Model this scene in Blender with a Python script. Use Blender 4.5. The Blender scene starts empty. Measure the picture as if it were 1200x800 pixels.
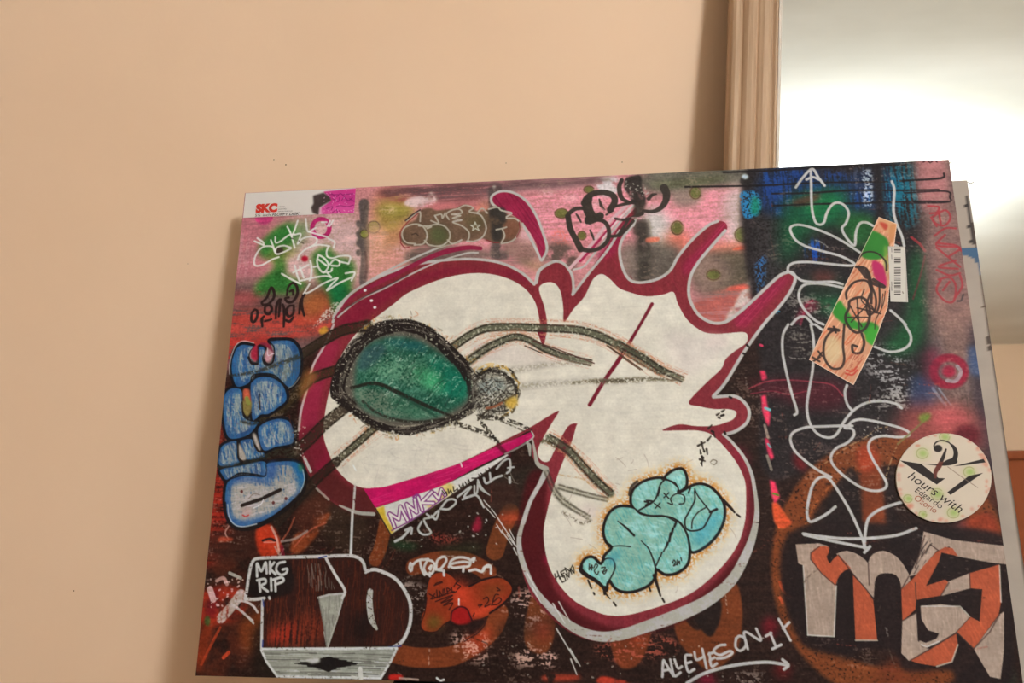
import bpy, bmesh, math
import numpy as np
from mathutils import Matrix, Vector

# ------------------------------------------------------------------ camera
scene = bpy.context.scene
COL = scene.collection
cam_data = bpy.data.cameras.new('camera')
cam_data.sensor_width = 36.0
cam_data.lens = 30.0
cam_data.clip_start = 0.02
cam = bpy.data.objects.new('camera', cam_data)
COL.objects.link(cam)
CAM_LOC = Vector((0.0, 0.0, 1.1))
cam.matrix_world = Matrix((
    (0.9998803627577828, 0.01546803708828885, 0.0, CAM_LOC.x),
    (0.0010789957230223776, -0.06974812827197976, -0.9975640502598242, CAM_LOC.y),
    (-0.015430357727362603, 0.9974447044479161, -0.0697564737441253, CAM_LOC.z),
    (0, 0, 0, 1)))
scene.camera = cam

# ------------------------------------------------------------------ world, lamps, exposure
world = bpy.data.worlds.new('world')
scene.world = world
world.use_nodes = True
bg = world.node_tree.nodes['Background']
bg.inputs[0].default_value = (0, 0, 0, 1)
bg.inputs[1].default_value = 0.0      # closed room: no daylight enters
LAMP_POS = (1.42, -1.72, 2.36)
LAMP_RADIUS = 0.20
LAMP_POWER = 115.0                    # emission strength of the frosted globe
LAMP_COLOUR = (0.96, 1.0, 1.02)
vs = scene.view_settings
scene.display_settings.display_device = 'sRGB'
vs.view_transform = 'Standard'
vs.look = 'None'
vs.gamma = 1.0
vs.use_curve_mapping = False
vs.exposure = 0.22

# ------------------------------------------------------------------ helpers
def lin(c):
    c = np.asarray(c, float) / 255.0
    return np.where(c <= 0.04045, c / 12.92, ((c + 0.055) / 1.055) ** 2.4)

def tag(o, label=None, category=None, group=None, kind=None):
    if label: o['label'] = label
    if category: o['category'] = category
    if group: o['group'] = group
    if kind: o['kind'] = kind
    return o

def link(name, me, parent=None, mat=None):
    o = bpy.data.objects.new(name, me)
    COL.objects.link(o)
    if parent is not None: o.parent = parent
    if mat is not None: me.materials.append(mat)
    return o

def empty(name, loc, parent=None):
    o = bpy.data.objects.new(name, None)
    COL.objects.link(o)
    o.location = loc
    o.empty_display_size = 0.05
    if parent is not None: o.parent = parent
    return o

def new_mat(name, rough=0.6, spec=0.3):
    m = bpy.data.materials.new(name)
    m.use_nodes = True
    b = m.node_tree.nodes['Principled BSDF']
    b.inputs['Roughness'].default_value = rough
    b.inputs['Specular IOR Level'].default_value = spec
    return m, m.node_tree, b

def noise_mat(name, c1, c2, scale=8, detail=6, rough=0.6, spec=0.3, bump=0.0, bscale=60, stretch=(1, 1, 1)):
    m, nt, b = new_mat(name, rough, spec)
    tc = nt.nodes.new('ShaderNodeTexCoord')
    mp = nt.nodes.new('ShaderNodeMapping')
    mp.inputs['Scale'].default_value = stretch
    nt.links.new(tc.outputs['Object'], mp.inputs[0])
    n = nt.nodes.new('ShaderNodeTexNoise')
    n.inputs['Scale'].default_value = scale
    n.inputs['Detail'].default_value = detail
    nt.links.new(mp.outputs[0], n.inputs[0])
    r = nt.nodes.new('ShaderNodeValToRGB')
    r.color_ramp.elements[0].position = 0.32
    r.color_ramp.elements[1].position = 0.68
    r.color_ramp.elements[0].color = (*lin(c1), 1)
    r.color_ramp.elements[1].color = (*lin(c2), 1)
    nt.links.new(n.outputs['Fac'], r.inputs[0])
    nt.links.new(r.outputs[0], b.inputs['Base Color'])
    if bump:
        n2 = nt.nodes.new('ShaderNodeTexNoise')
        n2.inputs['Scale'].default_value = bscale
        n2.inputs['Detail'].default_value = 5
        nt.links.new(mp.outputs[0], n2.inputs[0])
        bp = nt.nodes.new('ShaderNodeBump')
        bp.inputs['Strength'].default_value = bump
        bp.inputs['Distance'].default_value = 0.002
        nt.links.new(n2.outputs['Fac'], bp.inputs['Height'])
        nt.links.new(bp.outputs[0], b.inputs['Normal'])
    return m

def bm_box(bm, lo, hi):
    x0, y0, z0 = lo; x1, y1, z1 = hi
    v = [bm.verts.new(p) for p in ((x0,y0,z0),(x1,y0,z0),(x1,y1,z0),(x0,y1,z0),(x0,y0,z1),(x1,y0,z1),(x1,y1,z1),(x0,y1,z1))]
    for f in ((0,3,2,1),(4,5,6,7),(0,1,5,4),(1,2,6,5),(2,3,7,6),(3,0,4,7)):
        bm.faces.new([v[i] for i in f])

def box(name, lo, hi, mat, parent=None, bevel=0.0):
    bm = bmesh.new()
    bm_box(bm, lo, hi)
    if bevel:
        bmesh.ops.bevel(bm, geom=bm.edges[:], offset=bevel, segments=2, affect='EDGES', profile=0.6)
    me = bpy.data.meshes.new(name)
    bm.to_mesh(me); bm.free()
    return link(name, me, parent, mat)

def lathe(name, prof, mat, parent=None, seg=32, loc=(0, 0, 0)):
    vs_, fs = [], []
    for r, z in prof:
        for k in range(seg):
            a = 2 * math.pi * k / seg
            vs_.append((r * math.cos(a) + loc[0], r * math.sin(a) + loc[1], z + loc[2]))
    for i in range(len(prof) - 1):
        for k in range(seg):
            k2 = (k + 1) % seg
            fs.append((i*seg+k, i*seg+k2, (i+1)*seg+k2, (i+1)*seg+k))
    me = bpy.data.meshes.new(name)
    me.from_pydata(vs_, [], fs)
    me.polygons.foreach_set('use_smooth', [True] * len(fs))
    return link(name, me, parent, mat)

# ------------------------------------------------------------------ room
X0, X1, Y0, Y1, ZC = -2.4, 4.6, -4.55, 1.197, 2.6
m_wall = noise_mat('cream_plaster', (238, 206, 175), (243, 212, 182), 2.2, 8, 0.75, 0.2, 0.25, 35)
m_ceil = noise_mat('ceiling_paint', (226, 226, 216), (246, 247, 240), 1.1, 7, 0.8, 0.15, 0.1, 20, (1, 2.2, 1))
m_pale = noise_mat('pale_plaster', (214, 208, 198), (222, 216, 206), 2.2, 8, 0.75, 0.2, 0.25, 35)
m_floor = noise_mat('floor_boards', (120, 100, 82), (142, 120, 100), 5, 6, 0.5, 0.3, 0.1, 40, (1, 12, 1))
m_base = noise_mat('skirting_paint', (225, 215, 198), (235, 226, 210), 6, 3, 0.5, 0.3)
T_ = 0.12
def structure(name, lo, hi, mat):
    return tag(box(name, lo, hi, mat), kind='structure')
wall_back = structure('wall_back', (X0 - T_, Y1, 0), (X1 + T_, Y1 + T_, ZC), m_wall)
structure('wall_front', (X0 - T_, Y0 - T_, 0), (X1 + T_, Y0, ZC), m_wall)
structure('wall_left', (X0 - T_, Y0, 0), (X0, Y1, ZC), m_pale)
structure('wall_right', (X1, Y0, 0), (X1 + T_, Y1, ZC), m_pale)
structure('floor', (X0 - T_, Y0 - T_, -0.1), (X1 + T_, Y1 + T_, 0), m_floor)
structure('ceiling', (X0 - T_, Y0 - T_, ZC), (X1 + T_, Y1 + T_, ZC + 0.1), m_ceil)
structure('baseboard_back', (X0, Y1 - 0.015, 0), (X1, Y1, 0.1), m_base)
structure('baseboard_left', (X0, Y0, 0), (X0 + 0.015, Y1 - 0.015, 0.1), m_base)
# tiny old nail holes left in the plaster
m_hole = noise_mat('nail_hole_dirt', (120, 92, 70), (145, 115, 88), 300, 2, 0.9, 0.1)
# ------------------------------------------------------------------ paint engine
# Every painted surface is a fine grid mesh whose points carry the paint colour that brush, marker and spray put there.
H_PX = np.array([[0.0013625161158586734, 0.00013974524265217167, -0.4226245500908301],
                 [6.707372434196561e-05, 0.0014188672456954257, -0.33991415641331035],
                 [0.0001601270160616044, 0.0003468247976560738, 1.0]])
CW, CH = 0.9, 0.6089771

def to_canvas(p):
    """traced drawing coordinates -> metres on the canvas face (u right, v down)"""
    p = np.asarray(p, float).reshape(-1, 2)
    q = np.c_[p, np.ones(len(p))] @ H_PX.T
    return q[:, :2] / q[:, 2:]

def pts(s, tile=None, k=4.0):
    """'x,y x,y ...' in drawing coordinates, or in those of an enlarged tile"""
    if isinstance(s, str):
        a = np.array([[float(t) for t in w.split(',')] for w in s.split()])
    else:
        a = np.asarray(s, float)
    if tile is not None:
        a = a / k + np.asarray(tile, float)
    return a

def spline(p, close=False, n=7):
    p = np.asarray(p, float)
    if len(p) < 3: return p
    if close: q = np.vstack([p[-1], p, p[0], p[1]])
    else: q = np.vstack([2 * p[0] - p[1], p, 2 * p[-1] - p[-2]])
    out = []
    t = np.linspace(0, 1, n, endpoint=False)[:, None]
    for i in range(1, len(q) - 2):
        a, b, c, d = q[i-1], q[i], q[i+1], q[i+2]
        out.append(0.5 * ((2*b) + (c-a)*t + (2*a-5*b+4*c-d)*t**2 + (3*b-a-3*c+d)*t**3))
    out = np.vstack(out)
    if not close: out = np.vstack([out, p[-1]])
    return out

def vnoise(shape, cy, cx, seed):
    rs = np.random.RandomState(seed)
    h, w = shape
    gy, gx = int(h / cy) + 3, int(w / cx) + 3
    g = rs.rand(gy, gx)
    y = np.arange(h) / cy; x = np.arange(w) / cx
    yi = y.astype(int); xi = x.astype(int)
    fy = y - yi; fx = x - xi
    fy = (fy * fy * (3 - 2 * fy))[:, None]; fx = (fx * fx * (3 - 2 * fx))[None]
    a = g[yi][:, xi]; b_ = g[yi][:, xi + 1]; c = g[yi + 1][:, xi]; d = g[yi + 1][:, xi + 1]
    return (a * (1 - fx) + b_ * fx) * (1 - fy) + (c * (1 - fx) + d * fx) * fy

def fbm(shape, cy, cx, seed, octv=4):
    o = np.zeros(shape); amp, tot = 1.0, 0
    for k in range(octv):
        o += amp * vnoise(shape, max(cy / 2**k, 1.01), max(cx / 2**k, 1.01), seed + 17 * k)
        tot += amp; amp *= 0.55
    return o / tot

def boxblur(m, r):
    r = int(round(r))
    if r < 1: return m
    for ax in (0, 1):
        p = np.pad(m, [(r + 1, r) if a == ax else (0, 0) for a in (0, 1)], mode='edge')
        c = np.cumsum(p, axis=ax)
        n = 2 * r + 1
        m = (c[n:] - c[:-n]) / n if ax == 0 else (c[:, n:] - c[:, :-n]) / n
    return m

class Painter:
    def __init__(self, origin, eu, ev, lu, lv, nx, seed=1):
        """grid over the rectangle origin + eu*[0,lu] + ev*[0,lv] in canvas metres"""
        self.o = np.asarray(origin, float); self.eu = np.asarray(eu, float); self.ev = np.asarray(ev, float)
        self.lu, self.lv = lu, lv
        self.nx = nx; self.ny = max(2, int(round(nx * lv / lu)))
        self.g = nx / lu
        self.S = self.g * 0.00105            # grid steps per drawing unit, roughly
        self.c = np.zeros((self.ny + 1, nx + 1, 3))
        self.pid = np.zeros((self.ny + 1, nx + 1), np.int16)
        self.part = 0
        sh = self.c.shape[:2]; self.sh = sh
        self.rs = np.random.RandomState(seed)
        S = self.S
        wn = np.random.RandomState(seed + 77).rand(*sh)
        f1 = boxblur(wn, 1); f2 = vnoise(sh, 1.7 * S, 1.7 * S, seed)
        g_ = (f1 - .5) / f1.std() + .8 * (f2 - .5) / f2.std()
        self.fine = np.clip(.5 + .14 * g_, 0, 1)              # crayon grain
        self.mid = fbm(sh, 14 * S, 14 * S, seed + 5, 4)
        self.big = fbm(sh, 70 * S, 70 * S, seed + 9, 4)
        self.hz = .75 * fbm(sh, 2.4 * S, 30 * S, seed + 13, 3) + .25 * self.fine      # horizontal brush
        self.vt = .75 * fbm(sh, 30 * S, 2.4 * S, seed + 19, 3) + .25 * self.fine      # vertical brush
        self.dry = .4 * fbm(sh, 2 * S, 9 * S, seed + 23, 2) + .3 * self.mid + .3 * self.fine   # dry brush
    def G(self, p):
        m = to_canvas(p) - self.o
        return np.c_[m @ self.eu, m @ self.ev] * self.g
    def _win(self, x0, y0, x1, y1):
        return max(int(x0), 0), max(int(y0), 0), min(int(x1) + 2, self.nx + 1), min(int(y1) + 2, self.ny + 1)
    def put(self, win, m, col, track=True):
        x0, y0, x1, y1 = win
        col = np.asarray(col, float)
        self.c[y0:y1, x0:x1] = self.c[y0:y1, x0:x1] * (1 - m[..., None]) + col * m[..., None]
        if track and self.part:
            q = self.pid[y0:y1, x0:x1]; q[m > 0.45] = self.part
    def tex(self, win, t, lo=0.4, hi=0.6):
        x0, y0, x1, y1 = win
        n = getattr(self, t)[y0:y1, x0:x1]
        return np.clip((n - lo) / (hi - lo), 0, 1)
    def jit(self, win, col, amp, t='mid'):
        if not amp: return np.asarray(col, float)
        x0, y0, x1, y1 = win
        n = getattr(self, t)[y0:y1, x0:x1, None] - 0.5
        f = self.fine[y0:y1, x0:x1, None] - 0.5
        return np.asarray(col, float) * (1 + amp * n * 2) + f * amp * 40
    def mask_poly(self, p, soft=0, sm=True, n=6):
        p = spline(p, True, n) if sm else np.asarray(p, float)
        q = self.G(p)
        pad = soft * self.S * 2 + 3
        win = self._win(q[:, 0].min() - pad, q[:, 1].min() - pad, q[:, 0].max() + pad, q[:, 1].max() + pad)
        x0, y0, x1, y1 = win
        if x1 <= x0 or y1 <= y0: return None, None
        m = np.zeros((y1 - y0, x1 - x0 + 1))
        ax, ay = q[:, 0], q[:, 1]; bx, by = np.roll(ax, -1), np.roll(ay, -1)
        ss = 3
        W = x1 - x0
        for r in range(y1 - y0):
            for k in range(ss):
                yy = y0 + r - 0.5 + (k + 0.5) / ss
                hit = (ay <= yy) != (by <= yy)
                if not hit.any(): continue
                xs = np.sort(ax[hit] + (yy - ay[hit]) * (bx[hit] - ax[hit]) / (by[hit] - ay[hit])) - x0 + 0.5
                for a, b_ in zip(xs[::2], xs[1::2]):
                    a = min(max(a, 0), W); b_ = min(max(b_, 0), W)
                    ia, ib = int(a), int(b_)
                    if ia == ib: m[r, ia] += b_ - a
                    else:
                        m[r, ia] += 1 - (a - ia)
                        m[r, ia + 1:ib] += 1
                        m[r, ib] += b_ - ib
        m = np.clip(m[:, :W] / ss, 0, 1)
        if soft:
            r = soft * self.S * 0.5
            m = boxblur(boxblur(m, r), r)
        return win, m
    def fill(self, p, col, a=1.0, soft=0, sm=True, tex=None, lo=0.35, hi=0.6, jit=0.05, jt='mid', track=True):
        win, m = self.mask_poly(p, soft, sm)
        if win is None: return
        if tex: m = m * self.tex(win, tex, lo, hi)
        self.put(win, m * a, self.jit(win, col, jit, jt), track)
        return win, m
    def mask_stroke(self, p, w, soft=0.8, sm=True, close=False):
        p = np.asarray(p, float)
        n0 = len(p)
        ws = np.atleast_1d(np.asarray(w, float))
        if close and not sm: p = np.vstack([p, p[:1]])
        q = spline(p, close) if sm else p
        if close and sm: q = np.vstack([q, q[:1]])
        q = self.G(q)
        ww = np.interp(np.linspace(0, 1, len(q)), np.linspace(0, 1, len(ws)), ws) * self.S * 0.5
        pad = ww.max() + soft * self.S + 3
        win = self._win(q[:, 0].min() - pad, q[:, 1].min() - pad, q[:, 0].max() + pad, q[:, 1].max() + pad)
        x0, y0, x1, y1 = win
        if x1 <= x0 or y1 <= y0: return None, None
        D = np.full((y1 - y0, x1 - x0), 1e3)
        for i in range(max(len(q) - 1, 1)):
            a = q[i]; b_ = q[min(i + 1, len(q) - 1)]
            wa, wb = ww[i], ww[min(i + 1, len(q) - 1)]
            pd = max(wa, wb) + soft * self.S + 2
            sx0, sy0, sx1, sy1 = self._win(min(a[0], b_[0]) - pd, min(a[1], b_[1]) - pd, max(a[0], b_[0]) + pd, max(a[1], b_[1]) + pd)
            if sx1 <= sx0 or sy1 <= sy0: continue
            X = np.arange(sx0, sx1)[None] - a[0]; Y = np.arange(sy0, sy1)[:, None] - a[1]
            d = b_ - a; L = d @ d + 1e-9
            t = np.clip((X * d[0] + Y * d[1]) / L, 0, 1)
            dist = np.hypot(X - t * d[0], Y - t * d[1]) - (wa + (wb - wa) * t)
            v = D[sy0 - y0:sy1 - y0, sx0 - x0:sx1 - x0]
            np.minimum(v, dist, out=v)
        s = max(soft * self.S, 0.8)
        return win, np.clip(0.5 - D / s, 0, 1)
    def stroke(self, p, w, col, a=1.0, soft=0.8, sm=True, close=False, tex=None, lo=0.35, hi=0.55, jit=0.03, track=True):
        win, m = self.mask_stroke(p, w, soft, sm, close)
        if win is None: return
        if tex: m = m * self.tex(win, tex, lo, hi)
        self.put(win, m * a, self.jit(win, col, jit), track)
    def blob(self, cx, cy, rx, ry, col, a=1.0, soft=0.6, rot=0, tex=None, lo=0.35, hi=0.6, jit=0.05, track=False):
        """soft round spray; soft is the share of the radius that fades"""
        t = np.linspace(0, 2 * np.pi, 24, endpoint=False)
        r = math.radians(rot)
        x = rx * np.cos(t); y = ry * np.sin(t)
        p = np.c_[cx + x * math.cos(r) - y * math.sin(r), cy + x * math.sin(r) + y * math.cos(r)]
        return self.fill(p, col, a, soft * min(rx, ry), True, tex, lo, hi, jit, track=track)
    def hatch(self, p, ang, step, w, col, a=0.8, wob=1.0, lens=(20, 60), prob=0.9, sm=True, soft=0.7, track=False):
        """pencil or dry-brush strokes clipped to a shape"""
        p = np.asarray(p, float)
        win, m = self.mask_poly(p, 0, sm)
        if win is None: return
        x0, y0, x1, y1 = win
        c, s = math.cos(math.radians(ang)), math.sin(math.radians(ang))
        ctr = p.mean(0); R = np.hypot(*(p - ctr).T).max() + 5
        gc = self.G([ctr])[0]; gr = (R + lens[1] + 10) * self.S * 1.6
        wx0, wy0, wx1, wy1 = self._win(gc[0] - gr, gc[1] - gr, gc[0] + gr, gc[1] + gr)
        keep = self.c[wy0:wy1, wx0:wx1].copy()
        d = -R
        rs = self.rs
        while d < R:
            t = -R
            while t < R:
                ln = rs.uniform(*lens)
                if rs.rand() < prob:
                    j = rs.uniform(-wob, wob, 3)
                    q = [(ctr[0] + c * u - s * (d + jj), ctr[1] + s * u + c * (d + jj)) for u, jj in zip((t, t + ln / 2, t + ln), j)]
                    self.stroke(q, w * rs.uniform(.6, 1.3), np.asarray(col) * rs.uniform(.85, 1.12), a * rs.uniform(.5, 1), soft, track=False, jit=0)
                t += ln * rs.uniform(.7, 1.2)
            d += step * rs.uniform(.6, 1.4)
        done = self.c[y0:y1, x0:x1].copy()
        self.c[wy0:wy1, wx0:wx1] = keep
        self.c[y0:y1, x0:x1] = self.c[y0:y1, x0:x1] * (1 - m[..., None]) + done * m[..., None]
        if track and self.part: self.pid[y0:y1, x0:x1][m > .5] = self.part
    def scribble(self, path, spread, n, w, col, a=0.5, soft=0.8, wob=0.15):
        """many loose crayon lines along one path"""
        path = np.asarray(path, float)
        rs = self.rs
        for k in range(n):
            off = rs.uniform(-1, 1, 2) * spread * np.array([1, 1])
            q = path + off + rs.randn(*path.shape) * spread * wob
            i = rs.randint(0, max(1, len(q) // 3)); j = len(q) - rs.randint(0, max(1, len(q) // 3))
            if j - i < 2: i, j = 0, len(q)
            self.stroke(q[i:j], w * rs.uniform(.5, 1.5), col, a * rs.uniform(.4, 1), soft, tex='fine', lo=.3, hi=.6, jit=0)
    def specks(self, x0, y0, x1, y1, n, r, col, a=0.9):
        for k in range(n):
            p = (self.rs.uniform(x0, x1), self.rs.uniform(y0, y1))
            self.stroke([p, (p[0] + self.rs.uniform(-1.5, 1.5), p[1] + self.rs.uniform(-1, 1))], self.rs.uniform(.5, 1) * r, col, a, 0.7, False)
    def flecks(self, poly, col, a=0.9, tex='dry', lo=.52, hi=.58, soft=6):
        self.fill(poly, col, a, soft, True, 'dry', .51, .59, 0.08, track=False)
# ------------------------------------------------------------------ the graffiti painting
A, B, C = (220, 180), (220, 380), (220, 600)          # origins of the enlarged tiles the drawing was traced in
D, E, F = (450, 180), (450, 380), (450, 600)
G, H, I = (700, 180), (700, 380), (700, 600)
J, K, L = (900, 180), (900, 380), (900, 600)
P = Painter((0, 0), (1, 0), (0, 1), CW, CH, 1230, 3)
BLACK = (42, 25, 21)
WHITE = (222, 211, 193)
GREY = (186, 178, 170)
MAROON = (128, 42, 52)
INK = (40, 30, 28)

# ---- ground: dark, with brushed browns and reds
P.c[:] = np.array(BLACK) * (0.85 + 0.3 * P.hz[..., None]) + 6 * (P.fine[..., None] - .5)
def F_(s, col, a=1, soft=14, t=None, k=4.0, **kw): P.fill(pts(s, t, k), col, a, soft, track=kw.pop('track', False), **kw)
def S_(s, w, col, t=None, a=1, k=4.0, **kw): P.stroke(pts(s, t, k), w, col, a, **kw)
def B_(x, y, rx, ry, col, a=1, soft=.7, **kw): P.blob(x, y, rx, ry, col, a, soft, **kw)

# upper left pink field
F_('265,215 900,175 895,380 700,380 500,330 330,420 245,420 250,330', (196, 128, 134), 1, 24, jit=.16, jt='big')
F_('262,255 330,250 320,330 250,350', (186, 106, 122), .8, 16)
F_('330,262 425,255 425,330 330,330', (212, 178, 170), .8, 24)
F_('285,330 330,330 340,350 280,350', (212, 160, 160), .8, 14)
F_('255,295 280,270 300,300 270,345 250,340', (200, 140, 150), .7, 14, tex='vt', lo=.4, hi=.6)
F_('250,335 420,340 430,375 400,400 240,420', (98, 74, 74), .9, 16, jit=.15)
F_('246,375 300,362 380,372 400,360 395,385 330,400 240,415', (186, 66, 58), .9, 10, tex='hz', lo=.3, hi=.5)
F_('246,344 300,342 300,356 246,358', (180, 80, 84), .7, 8)
F_('240,395 300,396 350,392 330,402 300,412 236,430', (176, 50, 46), .9, 8, tex='hz', lo=.3, hi=.5)
F_('370,345 392,352 380,372 352,385 345,372', (186, 70, 54), .85, 8)
# green sprays, olive at their rims
for s in ('340,430 370,390 420,350 470,328 500,345 490,400 470,440 450,480 445,540 425,560 410,520 400,490 345,480', '320,620 360,580 410,540 450,510 455,560 500,590 560,612 520,640 460,655 380,648 328,662',
          '585,480 620,450 660,438 690,480 775,515 765,600 755,660 700,738 684,730 660,660 620,600 600,540'):
    F_(s, (132, 126, 66), .9, 8, A); F_(s, (46, 112, 50), .95, 9, A, jit=.15)
F_('322,274 345,262 362,262 352,285 322,300', (48, 118, 50), .6, 14)
F_('318,290 335,288 350,296 330,304 314,306', (132, 124, 60), .6, 10)
F_('384,330 402,332 406,346 392,360', (24, 106, 62), .9, 8)
F_('352,345 380,340 384,360 360,372', (150, 92, 48), .7, 10)
# magenta rings
P.stroke([(376 + 10*math.cos(t), 267 + 10.5*math.sin(t)) for t in np.linspace(0, 6.3, 14)], 6, (186, 34, 106), .95)
S_('303,256 310,258 316,256', 9, (200, 66, 120), a=.9)
B_(309, 256, 9, 7, (196, 60, 120), .9, .3)
B_(357, 303, 4, 3.5, (176, 24, 48), 1, .2)
B_(327, 294, 5, 5, (60, 44, 40), .9, .3)
# grey drip column
F_('421,236 432,236 431,262 433,290 430,330 421,332 423,300 419,280 422,260', (86, 76, 76), .95, 2, jit=.1)
for y in (262, 274, 285, 296): B_(420, y, 3, 4, (92, 80, 80), .9, .3)
S_('428,295 430,310 428,326', 3, (60, 50, 52), a=.8)
# between drip and centre
F_('440,232 475,228 480,260 470,290 440,300', (190, 134, 92), .85, 16)
B_(463, 247, 22, 12, (150, 140, 62), .8, .8); B_(455, 262, 14, 9, (158, 132, 70), .7, .8)
F_('432,300 470,285 500,300 470,322 436,338', (214, 150, 138), .8, 14)
for x, y, r in ((438, 266, 7), (427, 274, 5)):
    B_(x, y, r, r, (120, 124, 54), .95, .3); P.stroke(pts([(x + r*math.cos(t), y + r*math.sin(t)) for t in np.linspace(0, 6.3, 12)]), 1.3, (70, 56, 44), .8)
F_('450,222 560,216 565,232 520,240 455,234', (140, 66, 66), .9, 8, tex='hz', lo=.3, hi=.55)
F_('480,222 530,219 590,216 640,214 640,222 560,232 500,238', (104, 84, 90), .75, 8, tex='hz', lo=.35, hi=.55)
F_('474,240 480,232 500,228 506,224 512,236 496,244', (226, 196, 190), .9, 3, tex='mid', lo=.3, hi=.5)
F_('500,238 560,238 560,248 505,252', (198, 112, 118), .8, 6)
F_('560,240 575,236 580,262 560,262', (190, 120, 92), .6, 8)
F_('490,285 560,290 600,290 620,310 560,302 500,312 470,318', (112, 94, 90), .8, 8, tex='hz', lo=.35, hi=.55)
F_('520,278 570,272 575,300 520,300', (214, 140, 148), .7, 12)
F_('600,262 640,262 634,305 600,285', (180, 120, 124), .8, 10)
F_('610,300 640,310 632,318 615,312', (150, 130, 90), .5, 8)
# second drip column
F_('573,217 588,216 586,236 592,262 590,285 594,296 592,304 576,302 575,290 580,270 574,250', (78, 68, 68), .9, 3, tex='mid', lo=.2, hi=.45)
P.specks(574, 226, 590, 240, 14, 1.2, (205, 195, 190), .7)
B_(579, 219, 2, 2, (220, 214, 205), .9)
# pink middle
F_('610,222 760,208 760,250 740,290 690,310 650,310 630,260', (222, 140, 150), .95, 16, jit=.1, jt='hz')
F_('590,218 640,212 700,209 700,216 640,222', (124, 100, 104), .75, 8)
F_('700,210 722,208 728,222 712,230 700,226', (216, 206, 200), .9, 4, tex='mid', lo=.3, hi=.5)
F_('640,290 662,285 676,300 668,318 640,312', (116, 92, 88), .85, 8, tex='mid', lo=.3, hi=.5)
F_('648,270 664,272 668,286 650,288', (206, 108, 104), .8, 4, tex='fine', lo=.4, hi=.6)
F_('455,221 560,214 700,207 700,214 560,223 460,231', (92, 66, 70), .75, 5, tex='hz', lo=.25, hi=.5); F_('478,297 520,289 560,292 576,300 540,306 490,313', (98, 82, 78), .75, 6, jit=.15)
F_('590,286 620,283 632,300 610,307', (148, 112, 106), .75, 6); F_('640,290 664,286 676,302 668,318 646,314', (96, 76, 72), .85, 5, tex='mid', lo=.25, hi=.45); F_('600,262 630,265 628,283 606,280', (224, 176, 176), .7, 8)
F_('500,262 560,258 566,272 510,280', (214, 150, 150), .5, 8); F_('432,262 452,270 450,300 434,310', (222, 162, 140), .7, 8); F_('690,300 720,260 735,262 700,312', (206, 140, 150), .5, 6)
for x, y in ((640, 226), (668, 232), (700, 240), (455, 246), (470, 292), (560, 250), (612, 246), (792, 246), (842, 240), (866, 262)): B_(x, y, 9, 4, (232, 186, 184), .45, 1, tex='dry', lo=.4, hi=.55)
# right part of the upper field
F_('750,205 890,196 890,222 830,232 800,228 760,226', (98, 92, 84), .95, 10, jit=.12)
F_('760,215 840,205 850,212 800,222', (92, 92, 66), .7, 8)
F_('775,232 880,220 884,260 860,290 800,300 780,270', (226, 142, 152), .95, 10)
F_('752,250 775,246 790,270 785,300 760,290', (204, 196, 186), .9, 14)
F_('850,228 882,222 884,290 858,300 850,270', (200, 180, 172), .85, 16)
F_('785,225 815,222 820,238 795,242', (120, 114, 104), .7, 8)
B_(793, 285, 15, 15, (240, 120, 100), .9, 1)
F_('820,290 884,282 884,302 830,302', (232, 128, 112), .85, 10)
F_('730,290 790,285 800,305 785,330 745,335 728,310', (96, 86, 80), .95, 12, jit=.1)
F_('741,262 758,258 762,280 760,330 748,330 746,290', (62, 54, 50), .95, 5, tex='mid', lo=.2, hi=.45)
F_('728,290 742,285 745,325 732,318', (136, 112, 108), .7, 8)
F_('812,300 884,294 884,332 830,345 812,330', (88, 78, 66), .95, 10, jit=.12)
F_('815,300 850,305 852,330 818,345', (150, 116, 112), .7, 14)
F_('812,355 880,332 884,348 860,375 830,378', (168, 84, 78), .9, 6, tex='hz', lo=.3, hi=.55)
F_('852,370 884,322 887,345 870,366 856,374', (206, 190, 180), .9, 3, tex='mid', lo=.35, hi=.5)
F_('862,290 884,286 884,291 860,293', (226, 100, 76), .9, 2); F_('758,279 772,278 771,283 758,284', (220, 112, 92), .9, 2)
F_('855,336 875,333 878,338 853,340', (214, 90, 76), .8, 2)
for x, y, rx, ry in ((815, 226, 6.5, 7), (793.5, 267, 7, 8), (871, 275, 10, 9), (836, 322, 8, 6), (658, 250, 8, 5.5), (682, 276, 5, 5), (690, 222, 6, 4)):
    B_(x, y, rx, ry, (96, 98, 48), .9, .35)
    P.stroke([(x + rx*math.cos(t), y + ry*math.sin(t)) for t in np.linspace(.3, 5.9, 10)], 1.3, (92, 62, 48), .8)
# dark upper right panel
F_('884,180 1130,165 1180,500 1010,520 900,560 890,420', (40, 32, 34), 1, 5, jit=.2)
F_('884,205 905,210 918,260 915,340 888,360', (52, 46, 48), .9, 6, tex='fine', lo=.2, hi=.6)
F_('893,204 960,198 965,212 1040,198 1040,250 900,252', (30, 42, 74), .9, 10)
for s, c in (('893,202 930,199 935,216 895,220', (30, 72, 150)), ('900,220 930,218 925,232 900,232', (26, 70, 160)), ('1008,222 1026,218 1026,236 1006,240', (24, 84, 170)),
             ('905,205 1000,205 1000,250 905,250', (28, 56, 118)), ('1035,200 1078,198 1076,260 1040,260', (24, 78, 96)), ('1034,210 1060,205 1062,232 1040,240', (22, 96, 130)),
             ('1050,215 1078,212 1074,250 1050,246', (20, 96, 120)), ('946,282 965,286 960,308 945,300', (22, 72, 170)), ('1000,200 1030,195 1028,218 1004,222', (60, 66, 86))):
    F_(s, c, .9, 5, tex='vt', lo=.42, hi=.6)
for x0, x1, y in ((1011, 1022, 207), (1013, 1022, 223), (1012, 1022, 234)):
    F_(f'{x0},{y-6} {x1},{y-7} {x1},{y+7} {x0},{y+6}', (190, 196, 210), .8, 2, tex='fine', lo=.4, hi=.6)
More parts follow.
